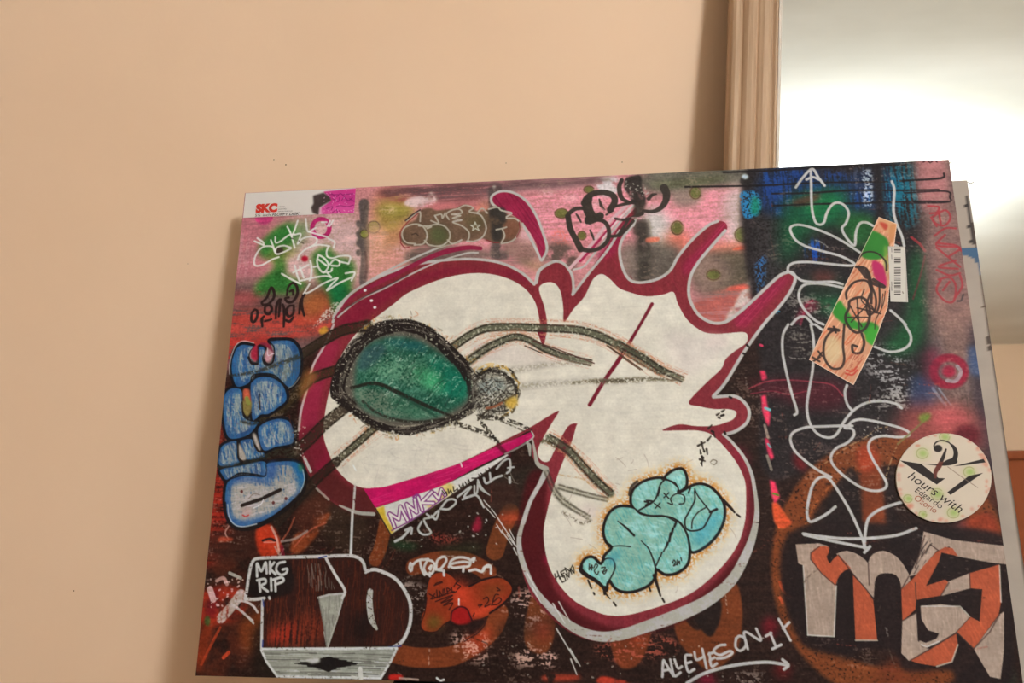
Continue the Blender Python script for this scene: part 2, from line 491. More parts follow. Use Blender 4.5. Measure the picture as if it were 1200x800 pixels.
F_('868,226 884,224 892,236 888,252 874,256 869,244', (40, 118, 176), .95, 2, tex='fine', lo=.3, hi=.5)
F_('882,230 890,236 889,250 880,250', (24, 128, 104), .9, 4)
F_('885,310 897,300 896,330 889,345 887,330', (40, 96, 160), .8, 3, tex='fine', lo=.45, hi=.6)
P.specks(902, 360, 915, 368, 12, 2, (60, 130, 170), .8)
F_('918,240 955,225 990,222 985,262 958,265 935,290 918,310', (20, 82, 50), .9, 18)
F_('940,230 985,228 985,255 955,258', (24, 108, 62), .7, 12)
F_('985,250 1022,252 1024,280 1005,290 990,275', (34, 92, 44), .9, 12)
F_('942,330 975,320 990,335 985,370 955,360', (26, 88, 52), .85, 12)
F_('922,310 1000,315 1000,345 930,345', (40, 32, 34), .7, 8)
B_(965, 325, 14, 8, (110, 44, 44), .6, 1)
F_('1075,290 1082,300 1085,380 1078,405 1055,418 1035,405 1062,370 1066,310', (24, 78, 42), .9, 12)
F_('930,235 960,226 956,236 934,242', (90, 50, 40), .8, 4)
F_('930,380 945,352 968,355 972,358 950,366', (116, 36, 56), .8, 3, tex='mid', lo=.3, hi=.5)
S_('938,380 945,358 952,352', 2.5, (150, 40, 66), a=.7)
S_('1068,278 1078,286 1084,294', 3, (146, 40, 46), a=.9); S_('1084,300 1078,325 1070,350', 2, (120, 36, 44), a=.6)
# pink-grey column at the right
F_('1074,188 1115,184 1124,250 1140,380 1150,480 1110,500 1092,400 1085,300', (118, 92, 88), .95, 14, jit=.2, jt='vt')
F_('1076,188 1106,187 1110,240 1082,245', (178, 112, 116), .9, 8)
F_('1090,250 1120,248 1138,360 1120,380 1095,360', (136, 98, 96), .75, 14)
F_('1100,350 1140,360 1148,420 1112,420', (138, 100, 94), .6, 14)
F_('1094,400 1100,400 1100,470 1085,480', (96, 84, 92), .8, 10)
F_('1135,390 1150,400 1165,520 1155,560 1142,500', (58, 46, 54), .85, 8)
F_('1070,440 1095,450 1092,480 1068,478', (50, 66, 108), .7, 8)
F_('1136,405 1150,415 1150,440 1136,435', (60, 84, 130), .7, 5)
S_('1093,455 1108,475', 3, (140, 150, 176), a=.6); S_('1100,455 1114,474', 2, (150, 160, 180), a=.6)
F_('1060,478 1130,475 1150,500 1140,540 1060,530', (150, 70, 68), .9, 18)
B_(1112, 492, 22, 14, (196, 88, 92), .8, 1); B_(1133, 510, 15, 12, (96, 24, 34), .95, .5)
# magenta target rings
P.stroke([(1112 + 18*math.cos(t), 435 + 16*math.sin(t)) for t in np.linspace(0, 6.3, 16)], 9, (138, 24, 48), .95, 3)
B_(1112, 435, 8, 7, (156, 26, 56), .95, .4); S_('1122,429 1126,436 1120,446 1110,446', 4, (160, 150, 158), a=.8)
F_('1082,415 1100,410 1095,450 1085,448', (110, 26, 50), .6, 8)
# scratches of dry white on the black
P.flecks(pts('1010,405 1060,415 1070,450 1050,470 1020,440'), (176, 168, 172), .7, 'fine', .58, .7, 10)
P.flecks(pts('1010,465 1060,462 1062,480 1012,478'), (190, 180, 178), .5, 'fine', .58, .7, 6)
P.flecks(pts('925,385 950,390 955,420 930,410'), (150, 140, 130), .5, 'fine', .6, .7, 8)
P.flecks(pts('925,340 960,350 975,370 930,372'), (150, 140, 136), .6, 'fine', .58, .7, 8)
F_('878,450 905,445 940,444 985,448 995,470 960,480 900,462', (84, 22, 34), .7, 12)
S_('878,455 898,447 920,445 950,447 975,451 988,464', 1.6, (150, 50, 66), a=.8); S_('880,461 905,458 925,462 945,458', 1.4, (140, 40, 60), a=.7)
F_('930,530 946,545 942,552 932,545', (120, 24, 30), .8, 6)
# lower right ring of orange-brown spray
P.stroke([(1042 + 121*math.cos(t), 664 + 136*math.sin(t)) for t in np.linspace(0, 6.3, 30)], 30, (122, 60, 30), .97, 5, tex='fine', lo=.05, hi=.35)
P.stroke([(1042 + 108*math.cos(t), 664 + 123*math.sin(t)) for t in np.linspace(2.2, 4.6, 18)], 2, (190, 100, 50), .6, 1, tex='fine', lo=.45, hi=.6)
F_('1003,535 1015,520 1028,522 1034,560 1040,640 1010,640 1010,580', (120, 54, 30), .97, 4)
F_('1004,530 1016,522 1028,532 1026,548 1010,552', (176, 62, 36), .7, 6)
F_('985,560 1002,552 1008,640 960,640 970,590', (34, 24, 24), .9, 3)
F_('1036,560 1046,552 1050,600 1060,625 1044,640', (36, 24, 24), .85, 4)
F_('1128,612 1160,600 1172,632 1140,635 1128,628', (140, 52, 30), .95, 4); F_('1120,615 1132,610 1130,630 1115,622', (120, 56, 56), .8, 5)
F_('1148,560 1168,560 1176,625 1160,600', (84, 40, 30), .8, 5, tex='mid', lo=.35, hi=.5)
F_('925,645 932,640 944,662 1000,680 1000,770 940,740 918,690', (36, 24, 24), .9, 6)
S_('914,682 918,692 926,699', 3, (214, 82, 40)); S_('914,700 917,706', 3, (196, 80, 44))
F_('905,590 912,590 922,605 928,612 918,619 908,612', (222, 84, 46), .97, 1.5); S_('912,608 913,618', 2, (222, 90, 50))
F_('1040,775 1080,768 1100,785 1060,800 1020,805', (104, 44, 26), .8, 8, tex='hz', lo=.3, hi=.5)
F_('1160,750 1178,750 1190,815 1170,815', (36, 52, 40), .8, 8, tex='mid', lo=.3, hi=.6)
# pink chips on the black panel
for s in ('890,434 896,434 899,443 893,446', '892,464 897,462 899,474 903,486 901,500 897,494 893,480', '896,513 900,514 904,525 907,536 903,539 899,528', '902,562 908,564 914,582 908,590 904,580'):
    F_(s, (224, 56, 92), 1, .8, sm=False)
S_('891,404 893,405', 3, (214, 60, 96)); S_('897,478 902,480', 3, (110, 180, 190)); S_('896,498 900,512', 3, (150, 130, 122), a=.9); S_('899,534 904,550', 3, (150, 136, 124), a=.8)
S_('900,520 903,524', 2, (120, 170, 180)); S_('906,578 912,580', 2, (90, 140, 40))
# black horizontal drips along the top right
for s in ('803,219 860,218 900,217 960,214 1040,213', '905,227 950,226 1000,223 1060,223 1100,222', '905,241 960,239 1010,238 1070,236 1110,236', '848,202 900,200 950,197 1000,195 1060,193', '1055,212 1090,210 1105,208 1106,203'):
    S_(s, [2.4, 2.8, 2], (30, 24, 26), a=.9)
P.stroke(pts('1060,226 1108,224 1113,231 1109,237 1060,238'), 2, (36, 24, 28), .9)
B_(874, 212, 7, 5, (40, 34, 34), .95, .4); B_(873, 207, 4, 3, (190, 200, 205), .9, .4)
F_('1021,190 1032,189 1036,230 1038,300 1024,300 1026,240', (34, 26, 28), .9, 4)
S_('1082,190 1086,187 1090,191 1095,187 1098,190', 1.6, (60, 30, 34), a=.9, sm=False)

# ---- lower left: reds and browns
F_('236,420 262,420 262,540 250,640 232,660', (150, 44, 34), .8, 10, tex='vt', lo=.3, hi=.55)
F_('228,650 300,640 330,690 310,760 230,790', (86, 36, 24), .7, 14, tex='mid', lo=.3, hi=.6)
F_('246,540 268,560 275,620 240,660', (156, 40, 28), .9, 8, tex='hz', lo=.3, hi=.55)
F_('236,630 300,615 300,650 236,655', (60, 32, 26), .8, 10)
F_('300,622 318,615 330,640 322,652 305,650', (196, 56, 30), .95, 3)
F_('240,690 285,690 285,720 270,728 240,735 232,720', (156, 44, 28), .9, 6, tex='mid', lo=.25, hi=.5)
F_('250,690 256,695 252,722 240,718', (110, 22, 28), .8, 4)
F_('285,725 312,715 315,745 295,765 282,752', (122, 56, 26), .8, 8)
F_('236,735 250,730 238,780 230,785', (150, 50, 24), .7, 6); S_('236,778 246,758 258,735', 3, (190, 66, 36), a=.7); S_('262,770 268,764', 4, (206, 70, 40), a=.8)
F_('300,735 345,715 350,780 300,790', (34, 24, 20), .9, 10)
B_(243, 727, 3.5, 6, (60, 84, 40), .9, .5); S_('241,650 240,657', 3, (44, 70, 92), a=.7)
F_('352,540 380,560 395,590 430,600 425,640 390,640 360,600', (54, 38, 30), .8, 8)
F_('350,620 385,600 380,615 355,645 340,645', (150, 66, 34), .8, 3, tex='mid', lo=.3, hi=.5)
F_('345,600 385,570 395,580 360,625', (84, 40, 30), .7, 6)
for s in ('345,640 362,622 382,612', '325,640 338,622 345,606', '375,560 395,575'): S_(s, 2, (190, 90, 66), a=.6)
S_('318,617 324,630 327,646', 2.6, (206, 170, 160), a=.8); S_('330,634 345,631 360,622', 2.6, (150, 132, 130), a=.8)
S_('268,616 264,624 268,632', 1.6, (196, 150, 140), a=.8); S_('308,633 316,631 322,633', 3, (44, 24, 24)); S_('309,635 322,635', 1.2, (220, 150, 140), a=.8)
S_('322,640 328,650 332,643', 2, (190, 160, 156), a=.7); S_('330,640 332,650', 4, (120, 24, 40), a=.8)
F_('258,629 272,630 270,634 256,634', (196, 76, 50), .8, 2)
# white swipe with a branching stroke
S_('282,696 270,712 259,724', 11, (190, 172, 166), a=.92, tex='vt', lo=.2, hi=.45)
S_('276,704 286,704 296,709 302,717', 2.6, (196, 180, 174)); S_('272,708 282,715 290,722 296,727', 2.6, (196, 180, 174)); S_('292,724 297,730', 2, GREY); S_('269,671 282,677', 3.4, (176, 166, 160))
S_('246,690 250,702', 7, (222, 180, 176), a=.9); S_('254,680 262,677 266,684', 4, (206, 160, 156), a=.8); P.specks(244, 676, 285, 712, 40, 2, (222, 186, 180), .8)
# orange-brown spray letters along the bottom
def spray(s, w, c=(116, 56, 30), **kw): S_(s, w, c, a=.97, soft=1.6, **kw)
spray('452,612 446,640 440,655', 15)
spray('598,600 588,620 580,645', 20, (112, 56, 30)); B_(597, 605, 14, 9, (176, 66, 40), .8, .8)
spray('485,664 510,656 540,655 562,664 572,672', 18, (120, 54, 30))
F_('480,672 490,652 530,647 570,658 582,668 570,676 540,666', (118, 54, 30), .97, 1.5)
spray('462,765 490,770 530,768 560,752 578,735 585,718', 20, (122, 56, 30)); F_('548,742 575,735 570,755 555,768 545,760', (176, 60, 34), .8, 8)
F_('627,690 648,694 650,740 640,764 622,762 614,745 618,715', (118, 58, 32), .97, 1.5); B_(636, 738, 10, 12, (186, 66, 42), .8, 1)
F_('720,746 760,735 758,760 745,780 728,782 718,765', (120, 54, 30), .97, 1.5); F_('735,745 748,745 752,758', (176, 62, 36), .6, 4)
F_('790,728 800,724 820,738 842,706 862,683 870,715 866,755 852,775 830,785 812,770 796,752', (114, 54, 28), .97, 1.5)
F_('815,718 843,703 844,725 834,745 824,740 816,728', (36, 24, 22), 1, 1)
P.flecks(pts('600,700 625,690 640,720 620,735'), (196, 150, 140), .8, 'hz', .55, .62, 6)
P.flecks(pts('610,760 650,762 650,780 605,778'), (206, 160, 150), .9, 'mid', .5, .6, 5)
P.flecks(pts('530,742 570,746 570,775 540,770'), (216, 170, 160), .7, 'mid', .52, .62, 5)
P.flecks(pts('470,680 500,690 500,720 470,700'), (190, 170, 165), .6, 'hz', .56, .62, 5)
P.flecks(pts('580,700 615,705 620,720 585,715'), (200, 170, 165), .6, 'hz', .56, .62, 5)
P.flecks(pts('700,755 780,745 790,765 720,775'), (176, 80, 64), .7, 'hz', .52, .6, 5)
F_('640,790 680,791 672,797 638,797', (176, 60, 40), .8, 3, tex='mid', lo=.4, hi=.5); F_('705,792 722,795 740,800 700,800', (206, 60, 40), .8, 2, tex='mid', lo=.35, hi=.5)
F_('457,790 470,790 472,795 457,796', (200, 40, 34), 1, 1); S_('468,794 480,795 490,796', 2, (190, 160, 150), a=.8)
S_('512,794 516,797 520,796', 2.2, (220, 214, 205)); F_('590,728 650,722 655,745 590,745', (34, 24, 22), .4, 8)
B_(828, 796, 10, 7, (140, 24, 50), .8, 1); B_(902, 735, 9, 12, (120, 22, 34), .8, .7); B_(917, 785, 10, 10, (110, 24, 26), .7, .8)
P.flecks(pts('850,785 900,790 890,802 850,800'), (150, 130, 124), .6, 'fine', .55, .65, 4)
P.specks(470, 600, 630, 660, 26, 1.8, (206, 200, 192), .8); P.specks(560, 740, 900, 798, 30, 1.6, (196, 186, 178), .6)
F_('505,624 530,628 540,634 510,636', (150, 54, 46), .8, 4, tex='fine', lo=.4, hi=.6); F_('553,620 560,604 564,612 562,622', (150, 28, 54), .9, 3)
F_('462,632 490,638 480,645 458,640', (30, 66, 40), .6, 5); F_('520,640 560,636 560,648 520,650', (40, 48, 30), .5, 8)
F_('625,545 650,560 600,600 560,590 580,560', (46, 42, 36), .5, 10)
F_('560,570 600,565 606,590 560,595', (64, 32, 28), .5, 8)

# ---- the big white figure with its maroon rim and grey outline
P.part = 1
sil = pts('390,377 395,365 410,345 435,327 460,318 490,309 530,304 563,304 590,309 612,318 626,331 630,320 640,309 650,306 660,309 670,320 673,335 671,344 '
          '690,318 710,290 725,265 742,246 747,242 747,252 738,268 728,280 726,292 729,312 737,327 750,331 770,327 785,317 795,300 812,280 830,264 840,259 850,261 851,271 835,287 820,305 '
          '810,322 807,340 810,355 820,370 835,378 850,377 865,367 882,352 900,335 915,322 927,319 932,325 927,340 915,357 895,380 872,412 850,448 834,466 860,464 872,470 878,482 875,495 862,505 846,509 '
          '858,518 872,536 881,556 886,578 887,600 884,622 876,650 860,682 832,707 800,724 762,737 725,749 700,751 675,744 650,727 622,695 610,660 606,632 612,608 622,585 634,562 638,552 628,542 623,530 622,505 '
          '595,519 545,545 500,558 450,574 440,600 420,601 400,595 375,575 357,545 350,510 352,480 360,455 367,427')
win, m_sil = P.mask_poly(sil, 0, True, 5)
P.put(win, m_sil, P.jit(win, MAROON, .12, 'vt'))
# livelier magenta in the left rim and the horns, deeper in the lower rim
F_('352,480 366,430 385,400 398,405 380,450 372,500 358,520', (146, 36, 66), .9, 6, track=True)
F_('362,540 378,530 392,552 412,570 438,576 440,602 418,602 396,592 374,574', (78, 30, 30), .85, 6); F_('362,525 378,520 386,540 372,556', (140, 26, 58), .8, 6); F_('350,510 372,500 380,530 362,548', (110, 30, 44), .8, 6)
F_('400,372 440,342 520,315 600,318 620,332 560,316 480,336 410,385', (126, 24, 52), .7, 5)
F_('618,560 640,556 640,600 650,690 720,735 800,712 870,640 880,560 884,600 870,660 800,728 700,748 640,715 608,640', (74, 19, 23), .92, 4)
B_(642, 655, 5, 5, (166, 24, 66), .8, 1); B_(868, 535, 8, 14, (140, 26, 54), .5, 1, rot=-30)
for s in ('700,300 725,268 740,252 730,275 718,300', '800,310 825,285 846,262 850,268 825,296 805,322', '860,372 890,345 915,326 925,328 900,356 872,384'):
    F_(s, (150, 30, 70), .7, 5); P.hatch(pts(s), -48, 3, 1.4, (176, 50, 84), .6, .6, (14, 30), .6)
P.hatch(pts('690,335 720,290 735,320 770,335 800,318 800,345 760,346 715,325'), 60, 5, 1.2, (150, 40, 66), .5, 1, (10, 24), .5)
# white fills
W1 = pts('379,510 380,490 385,462 395,427 410,400 425,383 440,372 460,357 480,342 520,326 555,320 585,323 610,334 625,350 631,368 634,392 636,408 640,392 641,378 '
         '638,360 633,345 632,336 640,331 650,332 657,342 660,360 661,377 672,362 685,347 695,327 705,321 715,327 725,337 737,342 757,347 777,345 789,342 794,355 802,370 811,380 825,389 840,391 855,390 871,389 876,393 '
         '874,402 860,412 850,421 845,432 827,449 807,471 820,476 837,479 852,479 861,481 863,485 859,491 850,495 835,499 815,499 795,497 776,504 795,504 815,504 830,507 840,514 852,527 862,540 870,555 874,570 '
         '874,600 872,615 867,632 857,650 840,670 817,690 795,702 767,712 737,720 717,721 700,717 675,705 657,687 645,667 639,645 637,622 641,600 646,580 653,558 660,540 670,517 675,500 676,496 665,500 650,527 643,540 '
         '634,539 630,528 637,512 647,495 655,481 640,489 622,500 590,516 570,527 532,545 495,557 470,566 440,572 415,568 395,550 385,530')
win, m_w = P.mask_poly(W1, 0, True, 5)
x0, y0, x1, y1 = win
wcol = np.array(WHITE) * (1 + .035 * (P.mid[y0:y1, x0:x1, None] - .5) * 2 + .03 * (P.hz[y0:y1, x0:x1, None] - .5)) + np.array([0, -2, -4]) * P.big[y0:y1, x0:x1, None]
P.put(win, m_w, wcol)
# faint crayon smudges
F_('780,390 850,400 840,420 800,440', (220, 200, 190), .5, 14); F_('560,400 640,410 640,425 560,425', (218, 198, 186), .5, 10)
for x, y, r in ((840, 400, 14), (570, 410, 14), (650, 415, 12), (690, 600, 14)): B_(x, y, r, r * .6, (222, 196, 186), .5, 1)
for k in range(60):        # fine cracks and hairs in the lower bulb
    x, y = P.rs.uniform(650, 860), P.rs.uniform(520, 712); a = P.rs.uniform(0, 3.1); l = P.rs.uniform(4, 16)
    if (x - 755)**2 / 108**2 + (y - 615)**2 / 98**2 < 1:
        P.stroke([(x, y), (x + l*.5*math.cos(a) + 1, y + l*.5*math.sin(a)), (x + l*math.cos(a), y + l*math.sin(a))], .6, (120, 92, 78), .4, .8)
for k in range(30):        # creases of the paper in the left lobe
    x, y = P.rs.uniform(390, 600), P.rs.uniform(505, 560); a = P.rs.uniform(-.6, .6) + (1.57 if P.rs.rand() < .4 else 0); l = P.rs.uniform(8, 24)
    P.stroke([(x, y), (x + l*.5*math.cos(a), y + l*.5*math.sin(a) + 1), (x + l*math.cos(a), y + l*math.sin(a))], .8, (198, 186, 172), .5, 1)
# maroon slash and inner points
S_('764,356 748,384 726,420 708,446 691,474', [4, 3.5, 5, 4.5, 4.5], (112, 22, 40))
S_('633,388 636,404', [7, 1], (118, 24, 44))
# grey outline
S_('390,377 395,365 410,345 435,329 460,318 490,309 530,304 563,304 590,309 612,320 626,333', 3.4, GREY)
S_('628,331 632,317 643,309 652,306 662,310 670,322 672,336 671,345', [4.4, 3.4, 3], GREY)
S_('671,345 690,320 712,293 726,270', 3.2, GREY)
S_('742,264 748,247 744,241 737,245', 3.4, GREY)
S_('741,264 731,277 726,292 729,312 737,327 750,331 770,327 785,317 795,300 812,280 830,264 841,259', 3.4, GREY, sm=True)
S_('850,270 835,287 820,305 810,322 807,340 810,355 820,370 835,378 850,377 865,367 882,352 900,335 915,322 927,319 932,326 927,340 915,357 895,380 872,412 850,448 836,464', 3.6, GREY)
S_('836,465 860,464 872,471 878,482 875,495 862,505 848,509', 3.6, GREY)
S_('848,509 858,518 872,536 881,556 885,578', [3, 4], GREY)
S_('885,575 887,600 883,625 874,650 857,680 830,703 798,719 760,733 725,744 700,745 676,737 653,720 628,692 613,660 608,634 613,610', [3.5, 6, 9, 11, 13, 11, 10, 9, 6, 6, 4], (176, 168, 162), tex='hz', lo=.1, hi=.3)
S_('613,612 621,588 632,568 640,552', [5, 4.5, 5, 7], GREY); S_('640,549 630,543 627,530 624,515', [6, 4, 2], (170, 162, 156))
S_('391,380 380,405 367,428 360,455 353,480 350,504', 2.8, (206, 192, 186), a=.85); S_('357,537 364,552', 3.4, GREY); S_('371,572 385,585', 2.6, GREY, a=.7)
S_('398,592 418,600 438,602', [2, 4, 4], (166, 160, 156)); S_('416,568 414,598', 2.6, GREY, tex='fine', lo=.2, hi=.4)
S_('413,600 411,650', 3, (200, 194, 188))
# paint dashes splashed over the rim
for s in ('618,672 630,693', '624,688 634,706', '648,707 662,730', '655,705 668,728', '652,736 676,776', '668,760 680,780', '669,772 676,790', '583,606 592,620', '596,625 605,640', '588,622 600,638', '602,642 606,650'):
    S_(s, [1.6, 2.2, 1], (214, 206, 198), a=.9, sm=False)
S_('417,551 414,545', 1.5, (235, 230, 220)); 
# second, thin maroon stroke above the left arc
S_('392,373 410,350 440,333 470,318 500,303 525,294 548,290 563,291', [2, 3, 5, 6, 6, 7, 6, 5], (140, 34, 66))
S_('390,372 402,352 430,331 460,314 490,300 520,288 540,283', 2.6, GREY); S_('396,371 420,352 450,338 480,322 510,308 545,297 560,296', 2.2, GREY)
S_('404,362 430,346 455,334 478,322', 1.8, (70, 54, 54), a=.8)
for x, y in ((427.5, 340), (435, 352), (439, 360)): P.stroke([(x, y), (x + .5, y)], 3.4, (226, 220, 214))
# curved maroon leaf
lf = pts('577,232 583,226 596,225 612,232 626,250 636,272 639,290 637,300 634,302 628,285 618,268 605,255 590,246 580,241')
P.fill(lf, (150, 36, 70), 1, 0, jit=.1); P.hatch(lf, 55, 3.4, 1.1, (110, 22, 52), .6, .8, (18, 44), .7)
S_('583,244 576,237 577,229 588,224 602,226 616,235 628,252 637,275 641,292 635,305', 3.2, GREY); S_('612,262 622,280 630,296 634,305', 3, GREY)
# slivers left of the first horn
S_('668,314 690,290 712,262 735,240', 4, (214, 170, 172)); S_('680,306 700,284 722,258', 3, (166, 34, 78)); S_('672,316 684,312 694,300 715,274 738,247', 2.4, GREY)
S_('742,240 724,258 706,280', 2.2, (222, 196, 190)); S_('741,237 742,238', 3, (140, 30, 50))
# ---- charcoal legs and the big eye
P.part = 0
OL = (70, 70, 56)
def leg(s, w, col=OL, a=.85, t=None, glow=None, lo=.3, hi=.55):
    p = pts(s, t)
    if glow is not None: P.stroke(p, np.asarray(w) * 1.9, glow, .5, 5, tex='fine', lo=.35, hi=.75)
    P.stroke(p, np.asarray(w) * 1.25, col, a * .55, 3.5, tex='fine', lo=.3, hi=.65)
    w = np.asarray(w) * 1.25
    P.stroke(p, w, col, a * .85, 2, tex='fine', lo=-.15, hi=.45)
    for sg in (-1, 1):
        d = np.gradient(p, axis=0); nrm = np.c_[-d[:, 1], d[:, 0]] / (np.hypot(*d.T)[:, None] + 1e-6)
        P.stroke(p + nrm * sg * np.mean(w) * .40, 1.9, (36, 28, 24), min(1, a * 1.1), 1.6, tex='fine', lo=.02, hi=.42)
        if glow is not None: P.scribble(p + nrm * sg * np.mean(w) * .8, 2.6, 9, .9, (190, 124, 96), .45, wob=.5)
leg('310,115 400,52 480,18 600,12 760,18 900,25 1000,50 1100,100 1200,165 1300,222', [8, 8, 7, 7, 8, 8, 7], t=E, glow=(222, 176, 150))
leg('100,92 220,160 300,212 400,258', [8, 7, 6, 2], t=H, glow=(222, 176, 150))
leg('395,172 480,112 560,74 620,58 680,74 760,118 860,155 970,180', [9, 8, 7, 6, 5, 2], t=E, glow=(220, 186, 168))
S_('700,78 800,112 900,150 985,182', 1.3, (80, 44, 40), E); S_('660,100 740,135', 1.2, (60, 44, 40), E); S_('0,20 110,142 210,215', 1.3, (90, 60, 44), H, a=.0)
S_('1045,100 1120,155 1200,212', 1.2, (80, 52, 40), E); S_('50,100 210,212', 1.2, (80, 52, 40), H)
for s, t in (('560,220 660,205 750,190 860,182 960,178', E), ('640,290 760,278 880,270 1000,262 1200,264', E), ('0,272 140,262 260,258 380,262', H)):
    S_(s, [9, 7, 3], (140, 128, 116), t, a=.6, soft=5, tex='fine', lo=.2, hi=.7)
S_('880,275 1000,264 1200,262', [2, 4, 3], (90, 78, 64), E, a=.8, soft=3, tex='fine', lo=.2, hi=.6); S_('0,270 100,262 250,255 380,262', [3, 5, 2], (84, 72, 58), H, a=.8, soft=3, tex='fine', lo=.2, hi=.6)
# legs to the left, over the blue letters' field
LL = ('840,6 720,30 610,92 520,150', '700,212 590,250 520,310 440,400 350,450', '770,365 650,460 560,550 490,605', '880,480 790,560 700,640', '700,640 620,710 540,790 470,870 420,930')
leg(LL[0], [12, 11, 10, 7], (48, 38, 28), .95, B); leg(LL[1], [9, 11, 12, 10, 8], (56, 44, 28), .95, B)
leg(LL[2], [10, 11, 12, 13], (52, 38, 30), .9, B); leg(LL[3], [8, 7, 6], (70, 66, 52), .9, B, glow=(226, 176, 140)); leg(LL[4], [8, 9, 11, 10, 8], (44, 32, 26), .9, B)
F_('376,378 400,362 395,352 380,365 366,385', (206, 196, 182), .8, 2, tex='fine', lo=.45, hi=.6); F_('374,386 382,382 384,388 376,392', (196, 150, 50), .8, 2)
F_('352,470 362,455 372,440 360,432 352,450', (190, 120, 60), .5, 5)
# eye
P.part = 2
ring = pts('390,457 396,432 407,411 425,393 450,380 483,379 508,391 530,410 550,432 559,452 560,472 541,488 513,498 473,506 440,498 415,482 398,470')
grn = pts('416,446 418,428 426,411 440,399 473,395 507,408 533,428 550,450 545,470 523,484 500,491 460,490 433,483 417,467')
ec = np.array((478., 446.))
for k in range(150):     # yellow, rust and grey fuzz round the rim
    i0 = P.rs.choice([5, 6, 7, 8, 4, 12, 13, 14, 11, 3]); c_ = [(214, 160, 60), (196, 120, 70), (150, 128, 90), (90, 74, 60)][P.rs.randint(0, 4)]
    a0, b0 = ring[i0], ring[(i0 + 1) % len(ring)]
    u = P.rs.rand(); p0 = a0 + (b0 - a0) * u; d0 = (p0 - ec) / np.hypot(*(p0 - ec)); p0 = p0 + d0 * P.rs.uniform(-2, 10)
    q0 = p0 + P.rs.randn(2) * 4
    P.stroke([p0, (p0 + q0) / 2 + P.rs.randn(2) * 2, q0], P.rs.uniform(.8, 1.8), c_, P.rs.uniform(.3, .7), 1.2, tex='fine', lo=.2, hi=.5, track=False)
P.fill(ring, (58, 50, 46), .8, 6, tex='fine', lo=-.2, hi=.4)
win, m_g = P.mask_poly(grn, 5)
x0, y0, x1, y1 = win
base = np.array((40, 92, 76)) + (P.mid[y0:y1, x0:x1, None] - .5) * np.array((70, 70, 70)) + (P.fine[y0:y1, x0:x1, None] - .5) * 50
P.put(win, m_g * .96, np.clip(base, 15, 220))
F_('425,430 455,420 500,425 520,440 515,455 480,450 440,440', (96, 136, 112), .8, 12, tex='fine', lo=.1, hi=.6, jit=.2)
F_('505,420 535,432 548,450 540,468 520,462 508,442', (18, 106, 86), .9, 8, jit=.2); F_('485,432 515,436 520,458 495,452', (60, 150, 104), .7, 8, jit=.2)
F_('420,455 450,458 490,475 505,488 460,488 434,481 420,468', (112, 122, 108), .85, 6, tex='fine', lo=.05, hi=.6, jit=.15); F_('455,464 490,476 500,488 470,484', (44, 100, 78), .6, 6)
F_('425,412 445,402 452,412 430,432 420,432', (52, 80, 88), .8, 6); F_('450,398 490,400 500,412 470,408', (30, 84, 88), .8, 6)
for ang, col, n_, a_, ln in ((-60, (26, 44, 40), 70, .6, 12), (-35, (24, 60, 50), 60, .6, 14), (-50, (190, 200, 188), 90, .7, 7), (-20, (170, 186, 172), 60, .6, 6), (30, (150, 176, 158), 50, .5, 6)):
    for k in range(n_):
        t, r = P.rs.uniform(0, 6.28), math.sqrt(P.rs.rand()) * .92
        q = np.array((482, 443)) + r * np.array((64 * math.cos(t), 45 * math.sin(t) + 12 * math.cos(t)))
        d0 = np.array((math.cos(math.radians(ang)), math.sin(math.radians(ang)))) * P.rs.uniform(.4, 1.2) * ln
        P.stroke([q, q + d0 * .5 + P.rs.randn(2) * .8, q + d0], P.rs.uniform(.7, 1.6), col, a_ * P.rs.uniform(.4, 1), 1, tex='fine', lo=.25, hi=.55)
def arc_pts(poly, s0, s1, f, n=9):
    sp = spline(poly, True, 6); N_ = len(sp); ii = (np.linspace(s0, s1, n) * N_).astype(int) % N_
    return ec + (sp[ii] - ec) * f
for k in range(150):     # black crayon rings, heavier at the left and top
    s0 = P.rs.uniform(0, 1); ln = P.rs.uniform(.06, .26)
    w_ = 1.0 if .0 < s0 < .45 or s0 > .9 else .55
    q = arc_pts(ring, s0, s0 + ln, P.rs.uniform(.84, 1.05) if w_ == 1 else P.rs.uniform(.93, 1.04)) + P.rs.randn(9, 2) * .8
    P.stroke(q, P.rs.uniform(1, 4.2) * w_, (34, 26, 26), P.rs.uniform(.45, .95), 1.3, tex='fine', lo=.15, hi=.5)
for k in range(46):      # paper showing through between the rings
    s0 = P.rs.uniform(0, 1)
    q = arc_pts(ring, s0, s0 + P.rs.uniform(.02, .07), P.rs.uniform(.88, 1.02), 5) + P.rs.randn(5, 2) * .6
    P.stroke(q, P.rs.uniform(.7, 1.6), (168, 154, 142), P.rs.uniform(.3, .7), 1, tex='fine', lo=.3, hi=.55)
S_('412,454 440,449 467,460 497,474 528,487', [4, 4.5, 5, 4.5, 3], (36, 32, 28), a=.95, soft=1.6, tex='fine', lo=.05, hi=.4)
S_('470,464 495,478 512,488', 3, (30, 62, 50), a=.8, soft=1.6, tex='fine', lo=.2, hi=.5); S_('425,470 445,485 480,494 520,491', 3, (36, 30, 26), a=.8, soft=1.6, tex='fine', lo=.2, hi=.5)
